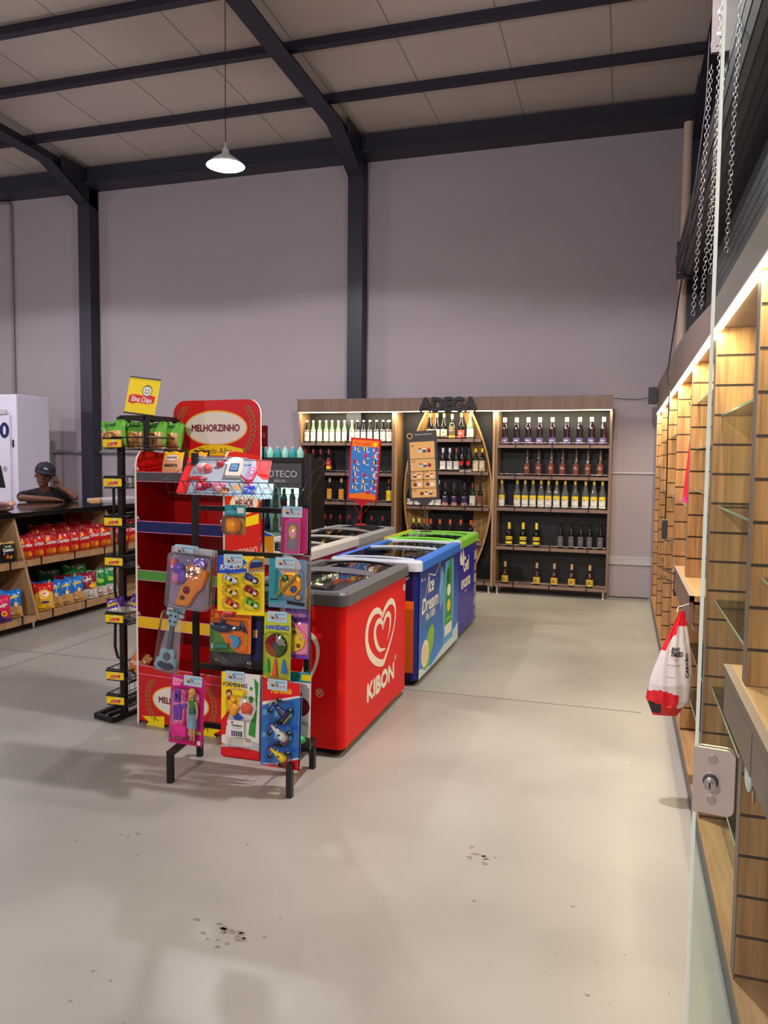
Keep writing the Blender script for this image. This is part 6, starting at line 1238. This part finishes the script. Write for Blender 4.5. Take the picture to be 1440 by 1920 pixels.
def a_doll(t, F, w_, h):
    t.rect(F, 0, 0, w_, h, mat('doll magenta', (200, 20, 120), .4), .0004); t.poly(F, rrect(.012, .05, w_ - .03, h - .07, .03), LPINK, .0007); t.rect(F, .05, .06, w_ - .01, .075, mat('doll olive', (190, 180, 80), .4), .0009)
    t.poly(F, [(.01, h - .055), (.05, h - .05), (.07, h - .02), (.01, h - .01)], LPINK, .001); t.text(F, 'Judy', .04, h - .04, .016, RED, d=.0012); t.ell(F, w_ - .035, h - .02, .02, .012, LPINK, .001); t.text(F, '12 peças', .05, .025, .012, PAPER, d=.001, slant=.2); t.rect(F, w_ - .03, .008, w_ - .012, .028, PAPER, .001)
c, F, w_, h = card('doll_pack', 'pink card with a fashion doll in green top and accessories', -2.205, -2.008, .145, .50, 3.385, PINK, a_doll, tagx=.03, roll=2)
SK_ = mat('doll skin', (236, 178, 140), .4); HR = mat('doll hair', (226, 170, 90), .45); t = M()
t.ball(F.p(.135, .268, .02), (.015, .014, .019), SK_, 14); t.ball(F.p(.135, .277, .022), (.02, .016, .022), HR, 12); t.ball(F.p(.122, .25, .018), (.009, .009, .026), HR, 10); t.ball(F.p(.135, .265, .029), (.011, .008, .014), SK_, 12)
t.cyl(F.p(.135, .25, .018), F.p(.136, .235, .018), .005, SK_, n=8)
for q in (-1, 1): t.cyl(F.p(.137 + q * .018, .232, .018), F.p(.141 + q * .026, .185, .02), .006, SK_, .005, n=8); t.cyl(F.p(.141 + q * .026, .185, .02), F.p(.143 + q * .022, .145, .024), .005, SK_, .0035, n=8); t.cyl(F.p(.142 + q * .008, .125, .018), F.p(.146 + q * .008, .03, .018), .009, SK_, .005, n=10); t.ball(F.p(.146 + q * .009, .024, .024), (.006, .01, .005), CRIM, 8)
dl = t.build('doll', c); t = M(); t.cyl(F.p(.136, .236, .018), F.p(.139, .205, .018), .020, GREEN, .015, n=14); t.cyl(F.p(.139, .205, .018), F.p(.140, .165, .018), .015, mat('doll teal', (30, 120, 110), .4), .019, n=14); t.build('doll_top', dl)
t = M(); t.cyl(F.p(.140, .168, .018), F.p(.143, .10, .018), .019, mat('denim', (130, 165, 190), .6), .027, n=14); t.build('doll_skirt', dl)
t = M(); t.prism(rrect(.03, .215, .06, .275, .006), F, .002, .016, PURP); t.rect(F, .038, .235, .052, .26, NAVY, .017); t.build('toy_bag', c); t = M(); t.prism([(.03, .125), (.07, .125), (.072, .19), (.06, .205), (.045, .2), (.028, .195)], F, .002, .014, PURP); t.prism([(.048, .125), (.052, .125), (.05, .165)], F, .0141, .0145, NAVY); t.build('toy_dress', c)
blobs(c, F, 'toy_accessory', [(.088, .26, .014, .02, .012, PINK), (.09, .235, .016, .012, .012, PINK), (.09, .20, .016, .014, .014, PURP), (.09, .15, .006, .035, .01, PINK), (.09, .115, .01, .016, .01, CRIM)], 'pink brush and shoes')
t = M(); t.prism(rrect(.028, .045, .108, .10, .008), F, .002, .026, mat('hot pink', (250, 40, 160), .35)); t.tube([F.p(.05, .1, .014), F.p(.055, .112, .014), F.p(.075, .112, .014), F.p(.08, .1, .014)], .0025, MATS['hot pink']); t.build('toy_suitcase', c, label='hot pink toy suitcase')
blister(c, F, .018, .03, w_ - .02, .29, .04, r=.03)
def a_form(t, F, w_, h):
    t.rect(F, 0, 0, w_, h, PAPER, .0003); t.poly(F, [(0, h * .35), (w_ * .45, h * .62), (w_ * .6, h * .8), (w_ * .45, h), (0, h)], YEL, .0006); t.poly(F, [(0, h * .12), (w_ * .1, h * .13), (w_ * .15, h * .4), (w_ * .28, h * .6), (0, h * .42)], RED, .0009); t.poly(F, [(w_ * .72, h * .28), (w_ * .9, h * .25), (w_ * .97, h * .9), (w_ * .85, h * .96), (w_ * .92, h * .6), (w_ * .75, h * .4)], GREEN, .0009)
    t.poly(F, [(0, .0), (w_, 0), (w_, h * .10), (w_ * .5, h * .12), (0, h * .10)], RED, .0008); t.poly(F, [(0, h * .10), (w_ * .5, h * .12), (w_, h * .1), (w_, h * .2), (0, h * .22)], LGREY, .0008)
    t.text(F, 'FORMINHAS', w_ * .36, h * .83, .022, NAVY, d=.0014, sx=.8, bold=.0008); t.text(F, 'divertidas', w_ * .4, h * .795, .012, PURP, d=.0014); t.ell(F, w_ * .2, h * .75, .018, .02, BROWN, .0014); t.ell(F, w_ * .2, h * .735, .014, .012, TAN, .0016); t.rect(F, w_ * .16, h * .67, w_ * .24, h * .72, RED, .0014)
    t.ell(F, w_ * .62, h * .78, .014, .014, YEL2, .0014); t.rect(F, w_ * .57, h * .71, w_ * .67, h * .76, LIME, .0014); t.ell(F, w_ * .78, h * .70, .012, .018, GREEN, .0014); t.ell(F, w_ * .78, h * .83, .009, .009, GREEN, .0014); t.ell(F, w_ * .14, h * .38, .007, .007, RED, .0014); t.poly(F, [(w_ * .3, h * .48), (w_ * .42, h * .54), (w_ * .62, h * .47), (w_ * .4, h * .43)], BLUE, .0014)
    t.poly(F, rrect(.005, h * .14, w_ * .82, h * .25, .01), CREAM, .0024)
    for k in range(5): t.rect(F, .03, h * (.155 + .017 * k), w_ * .6, h * (.159 + .017 * k), GREY, .0028)
    for k in range(7): t.rect(F, w_ * .66 + k * .0045, h * .19, w_ * .66 + k * .0045 + .002, h * .235, INK, .0028)
for k in range(3):
    c, F, w_, h = card('mould_pack', ['front white and green modelling-mould card, bottom middle', 'modelling-mould card just behind the front one', 'rear modelling-mould card, its silver edge showing right'][k], -1.913 + .008 * k, -1.700 + .014 * k, .118 - .004 * k, .545, 3.40 + .035 * k, [PAPER, LGREY, RED][k], a_form if k < 1 else (lambda t, F, w_, h: t.rect(F, 0, 0, w_, h * .1, RED, .0006)), tagx=-.03, tag_=k == 0, r=.025, grp='modelling-mould cards')
    if k: continue
    blobs(c, F, 'sand_mould', [(.075, .24, .022, .034, .018, YEL2), (.075, .285, .012, .012, .018, YEL2), (.055, .25, .01, .014, .014, YEL2), (.095, .25, .01, .014, .014, YEL2)], 'orange pineapple-shaped mould'); blobs(c, F, 'sand_mould', [(.145, .255, .032, .026, .018, mat('coral mould', (240, 96, 70), .4)), (.13, .235, .012, .01, .018, MATS['coral mould']), (.16, .235, .012, .01, .018, MATS['coral mould']), (.145, .27, .014, .012, .024, MATS['coral mould'])], 'coral shell-shaped mould')
    t = M(); t.prism(rrect(.062, .105, .135, .19, .003), F, .002, .02, PAPER); t.text(F, 'MASSINHA', .10, .158, .011, INK, d=.0205, sx=.8, bold=.0005); t.text(F, 'de modelar', .10, .147, .007, INK, d=.0205); t.rect(F, .066, .172, .078, .182, CRIM, .0205)
    for q in range(5): t.rect(F, .068 + q * .0125, .11, .0775 + q * .0125, .137, [PURP, DGREY, BROWN, DGREEN, NAVY][q], .0206)
    t.build('dough_box', c, label='small white box of modelling dough'); blister(c, F, .035, .19, .19, .31, .03); blister(c, F, .05, .04, .16, .10, .014)
def a_race(t, F, w_, h):
    t.rect(F, 0, 0, w_, h, mat('racing blue', (40, 110, 190), .4), .0003); t.poly(F, [(0, h), (w_, h), (w_, h * .86), (0, h * .74)], RED, .0006); t.poly(F, [(0, h * .74), (w_, h * .86), (w_, h * .84), (0, h * .70)], PAPER, .0009); t.poly(F, [(0, 0), (w_, 0), (w_, h * .12), (w_ * .4, h * .04), (0, h * .0)], RED, .0006); t.poly(F, [(0, h * .02), (w_ * .4, h * .05), (w_, h * .15), (w_, h * .13), (w_ * .3, .01)], PAPER, .0009)
    t.text(F, 'Formula', w_ * .5, h * .86, .028, YEL2, d=.0014, slant=.35, bold=.0014, rot=.06, sx=.85); t.ell(F, w_ * .15, h * .96, .008, .008, PAPER, .001)
    for a_ in range(6):
        for b_ in range(4):
            if (a_ + b_) % 2: t.rect(F, w_ * .02 + a_ * w_ * .16, h * (.2 + b_ * .13), w_ * .18 + a_ * w_ * .16, h * (.26 + b_ * .13), SKY if b_ % 2 else BLUE, .0007)
for k in range(2):
    c, F, w_, h = card('racing_car_pack', ['long blue and red card with three toy racing cars', 'second racing car card hidden behind the first'][k], -1.682, -1.482 + .012 * k, .092, .525, 3.37 + .045 * k, mat('racing blue', (40, 110, 190), .4), a_race, tagx=-.02 + .07 * k, roll=1, grp='racing car cards')
    if k: continue
    buggy(c, F, .10, .285, .112, NAVY, YEL, -.65, 'dark blue toy racing car with yellow wing'); buggy(c, F, .10, .175, .112, PAPER, CRIM, -.65, 'white toy racing car with red wing'); buggy(c, F, .10, .07, .105, YEL, RED, -.5, 'yellow toy racing car')
    for y in (.235, .125, .02): blister(c, F, .035, y, .165, y + .10, .04, r=.03)
c, F, w_, h = card('toy_pack', 'white card with a green blob peeking out right of the racing cars', -1.552, -1.425, .19, .58, 3.46, PAPER, lambda t, F, w_, h: (t.rect(F, 0, h - .05, w_, h, TEAL, .0006), t.rect(F, w_ * .6, h - .04, w_, h - .01, YEL, .0008), t.rect(F, 0, 0, w_, .07, INK, .0006), t.ell(F, w_ * .5, .22, .06, .05, MAROON, .0007), t.text(F, 'LEGAL', w_ * .6, .13, .02, BROWN, d=.001)), tag_=False)
blobs(c, F, 'toy_slime', [(.08, .06, .03, .02, .02, mat('slime green', (60, 220, 100), .3))]); blister(c, F, .02, .02, w_ - .005, .15, .03)
t = M(); t.tube([(0, 0, .0), (.0, 0, .05), (-.004, 0, .08), (-.012, 0, .095)], .006, LIME); t.ball((-.02, 0, .092), (.016, .008, .008), LIME, 10)
o = t.build('toy_duck_straw', label='lime green curved toy stick above the pink phone', cat='toy'); o.location = (-1.503, 3.60, 1.377); 
# small freezer stickers seen through the rack: banner standing on the cream freezer
t = M(); F = Fr((0, 0, 0), (1, 0, 0), (0, 0, 1)); t.prism([(-.22, 0), (.2, 0), (.2, .15), (.12, .18), (.11, .26), (.02, .26), (0, .18), (-.1, .16), (-.22, .22)], F, 0, .01, mat('banner sky', (40, 120, 220), .4), PAPER)
t.poly(F, [(-.22, 0), (-.12, 0), (-.12, .2), (-.22, .22)], TAN, .011); t.ell(F, -.17, .19, .05, .05, BROWN, .0115); t.ell(F, -.165, .18, .03, .035, LPINK, .012); t.prism([(.0, .1), (.11, .1), (.12, .27), (.01, .27)], F, .0115, .013, RED); heart(t, Fr((0, -.0135, 0), (1, 0, 0), (0, 0, 1)), .06, .20, .035, CREAM); t.text(F, 'KIBON', .06, .12, .02, CREAM, d=.0145); t.poly(F, [(.08, 0), (.2, 0), (.2, .15), (.12, .14)], YEL2, .0118); t.text(F, 'SÓ R$ 5', .03, .03, .05, PAPER, d=.0125)
o = t.build('ice_cream_banner', label='blue, red and yellow ice cream banner standing behind the toy rack', cat='banner'); o.location = (-2.55, 5.0, .93)
# ================================================================== person leaning on the counter
OX, OY = -6.66, 7.70
per = thing('person', 'person in black cap and t-shirt leaning on the counter, cheek on hand', 'person', (OX, OY, 0), rz=math.radians(40.5))
# local frame: x to the photo's right, y away from the camera, z up
HC = Vector((0, 0, 1.30)); HS = 1.13; HR_ = Matrix.Rotation(math.radians(13), 3, 'Y') @ Matrix.Rotation(math.radians(6), 3, 'Z')
def hp(p): return HC + HR_ @ ((Vector(p) - HC) * HS) + Vector((-.02, 0, -.005))
def hch(chs): return [[(tuple(hp(p)), r * HS) for p, r in ch] for ch in chs]
def hob(o):
    for v in o.data.vertices: v.co = hp(v.co)
    return o
def blob(name, chains, mats, parent, voxel=.007, smooth=3, colour=None):
    t = M()
    for ch in chains:
        for (p, r), (q, s_) in zip(ch, ch[1:]):
            p, q = Vector(p), Vector(q); n = max(2, int((q - p).length / (min(r, s_) * .35)) + 1)
            for k in range(n + 1): f = k / n; rr_ = r + (s_ - r) * f; t.ball(p.lerp(q, f), rr_, mats, 12)
        if len(ch) == 1: t.ball(ch[0][0], ch[0][1], mats, 16)
    o = t.build(name, parent)
    m = o.modifiers.new('r', 'REMESH'); m.mode = 'VOXEL'; m.voxel_size = voxel; m.use_smooth_shade = True
    s_ = o.modifiers.new('s', 'SMOOTH'); s_.iterations = smooth; s_.factor = .5
    dg = bpy.context.evaluated_depsgraph_get(); me = bpy.data.meshes.new_from_object(o.evaluated_get(dg)); o.modifiers.clear(); o.data = me
    if not me.materials: me.materials.append(mats)
    return o
hx, hy, hz = .0, -.02, 1.385      # head centre
body = [
 # torso down to the hips, legs to the floor (hidden behind the counter)
 [((.02, .30, .95), .13), ((.02, .22, 1.05), .14), ((.02, .14, 1.13), .14)],
 [((-.15, .12, 1.14), .075), ((.02, .12, 1.17), .10), ((.20, .12, 1.15), .075)],
 [((-.06, .32, .95), .10), ((-.07, .38, .55), .075), ((-.08, .42, .12), .05), ((-.08, .34, .05), .045)],
 [((.11, .32, .95), .10), ((.12, .38, .55), .075), ((.13, .42, .12), .05), ((.13, .34, .05), .045)],
 # neck and head
 [((.01, .06, 1.2), .055), ((0, .01, 1.30), .052)],
 # arm on the photo's left, lying folded on the counter
 [((-.17, .12, 1.15), .058), ((-.235, .0, 1.145), .05), ((-.25, -.08, 1.135), .044), ((-.12, -.17, 1.132), .038), ((.05, -.21, 1.125), .030), ((.10, -.215, 1.123), .027)],
 [((.10, -.215, 1.12), .026), ((.135, -.215, 1.117), .025), ((.155, -.21, 1.114), .02)],
 # propping arm: elbow on the counter, hand against the cheek
 [((.22, .12, 1.14), .056), ((.30, .02, 1.14), .048), ((.345, -.07, 1.138), .044), ((.27, -.055, 1.20), .040), ((.16, -.05, 1.275), .030), ((.125, -.05, 1.31), .026)],
 [((.165, -.06, 1.305), .023), ((.15, -.055, 1.33), .024), ((.142, -.05, 1.352), .022)], [((.15, -.08, 1.335), .015), ((.142, -.085, 1.355), .013)], [((.148, -.03, 1.335), .015), ((.14, -.02, 1.355), .013)]]
body += hch([
 [((hx, hy, hz + .02), .083), ((hx - .004, hy - .012, hz - .045), .062)], [((hx - .008, hy - .035, hz - .085), .034)],
 [((hx, hy + .03, hz + .04), .085)],
 # nose, lips, brows, ears
 [((hx - .02, hy - .088, hz + .005), .009), ((hx - .022, hy - .10, hz - .022), .013)], [((hx - .036, hy - .09, hz - .024), .008), ((hx - .008, hy - .092, hz - .024), .008)],
 [((hx - .036, hy - .082, hz - .056), .008), ((hx - .02, hy - .088, hz - .054), .009), ((hx - .002, hy - .082, hz - .056), .008)],
 [((hx - .05, hy - .074, hz + .028), .008), ((hx - .03, hy - .082, hz + .032), .008)], [((hx + .03, hy - .076, hz + .032), .008), ((hx + .0, hy - .084, hz + .034), .008)],
 [((hx - .083, hy + .01, hz), .012), ((hx - .085, hy + .01, hz - .02), .009)], [((hx + .084, hy + .01, hz), .012)]])
def fingers(base, dirs, up_, L, r=.0088):
    out = []
    for k in range(4):
        p = base[k]; d = dirs[k]; q = p + d * L[k] * .45; s_ = q + (d * .8 + up_ * .5).normalized() * L[k] * .32; e = s_ + (d * .4 + up_).normalized() * L[k] * .25
        out.append([(tuple(p), r), (tuple(q), r), (tuple(s_), r * .93), (tuple(e), r * .85)])
    return out
V = Vector
body += fingers([V((.158, -.236 + .018 * k, 1.118)) for k in range(4)], [V((.92, -.35 + .16 * k, -.08)).normalized() for k in range(4)], V((.2, 0, -.55)), [.062, .072, .068, .055])
body += [[((.12, -.235, 1.122), .014), ((.145, -.262, 1.116), .011), ((.17, -.272, 1.108), .0095)]]
body += fingers([V((.138, -.088 + .023 * k, 1.362)) for k in range(4)], [V((.05, -.12 + .10 * k, .95)).normalized() for k in range(4)], V((-.30, .1, .25)), [.062, .07, .066, .05], r=.0098)
body += [[((.145, -.085, 1.325), .013), ((.122, -.108, 1.342), .0115), ((.108, -.112, 1.362), .010)]]
b = blob('body', body, SKIN, per)
# eyes
for q in (-1, 1):
    t = M(); x = hx - .018 + q * .028; t.ball((x, hy - .071, hz + .012), (.011, .008, .0055), mat('eye white', (190, 180, 172), .4), 12); t.ball((x, hy - .080, hz + .012), (.005, .003, .0048), INK, 10); hob(t.build('eye', b))
lp = M(); lp.ball((hx - .019, hy - .091, hz - .057), (.02, .006, .0035), mat('lips', (92, 46, 42), .5), 12); hob(lp.build('lips', b))
shirt = [[((.02, .30, .92), .15), ((.02, .22, 1.05), .155), ((.02, .14, 1.12), .155)], [((-.15, .12, 1.14), .088), ((.02, .125, 1.165), .108), ((.20, .12, 1.15), .088)],
 [((-.17, .12, 1.15), .07), ((-.225, .01, 1.152), .066), ((-.24, -.03, 1.148), .062)], [((.22, .12, 1.145), .068), ((.285, .03, 1.145), .06)]]
sh = blob('t_shirt', shirt, CLOTH, per)
t = M(); F = Fr((-.21, -.065, 1.15), (.95, -.3, 0), (0, -.3, 1)); t.strip(F, [(.012 * math.cos(a), .012 * math.sin(a)) for a in [2 * PI * k / 12 for k in range(12)]], .003, mat('shirt print', (110, 84, 60), .6), .004, True)
t.build('shirt_print', sh)
tr_ = [[((-.06, .32, .93), .115), ((-.07, .38, .55), .09), ((-.08, .42, .12), .065)], [((.11, .32, .93), .115), ((.12, .38, .55), .09), ((.13, .42, .12), .065)]]
blob('trousers', tr_, NAVY, per, voxel=.012)
hr = blob('hair', hch([[((hx + .002, hy + .035, hz + .045), .087), ((hx + .0, hy + .045, hz + .01), .078)]]), mat('black hair', (18, 14, 14), .8), per, voxel=.01)
CAPM = mat('navy cap', (24, 26, 44), .7)
t = M(); n = 24; prof = [(.103, 0), (.103, .03), (.095, .062), (.072, .09), (.04, .106), (0.0, .112)]
t.lathe(prof, CAPM, (hx + .002, hy + .022, hz + .045), n=n)
vs = []; N = 14
for lyr in (0, .006):
    for k in range(N + 1):
        a = PI + (k / N) * PI; c_, s_ = math.cos(a), math.sin(a)
        vs += [(hx + .002 + .1 * c_, hy + .022 + .1 * s_, hz + .05 + lyr), (hx + .002 + .102 * c_, hy + .022 + (.1 + .10 * abs(s_)) * s_, hz + .030 - .01 * abs(c_) + lyr)]
B = 2 * (N + 1); fs = []
for k in range(N):
    a0 = 2 * k; fs += [(a0, a0 + 1, a0 + 3, a0 + 2), (B + a0, B + a0 + 2, B + a0 + 3, B + a0 + 1), (a0 + 1, B + a0 + 1, B + a0 + 3, a0 + 3)]
t.add(vs, fs, CAPM, True); t.ball((hx, hy + .022, hz + .157), .008, CAPM, 8)
cp = hob(t.build('cap', per)); t = M(); F = Fr((hx - .01, hy - .083, hz + .085), (1, 0, 0), (0, .35, 1)); t.ell(F, 0, 0, .02, .01, LGREY, .002, 16); t.ell(F, 0, 0, .013, .005, NAVY, .003, 14); hob(t.build('cap_logo', cp))
# tilt the head, hair and cap together towards the hand is kept upright as in the photo
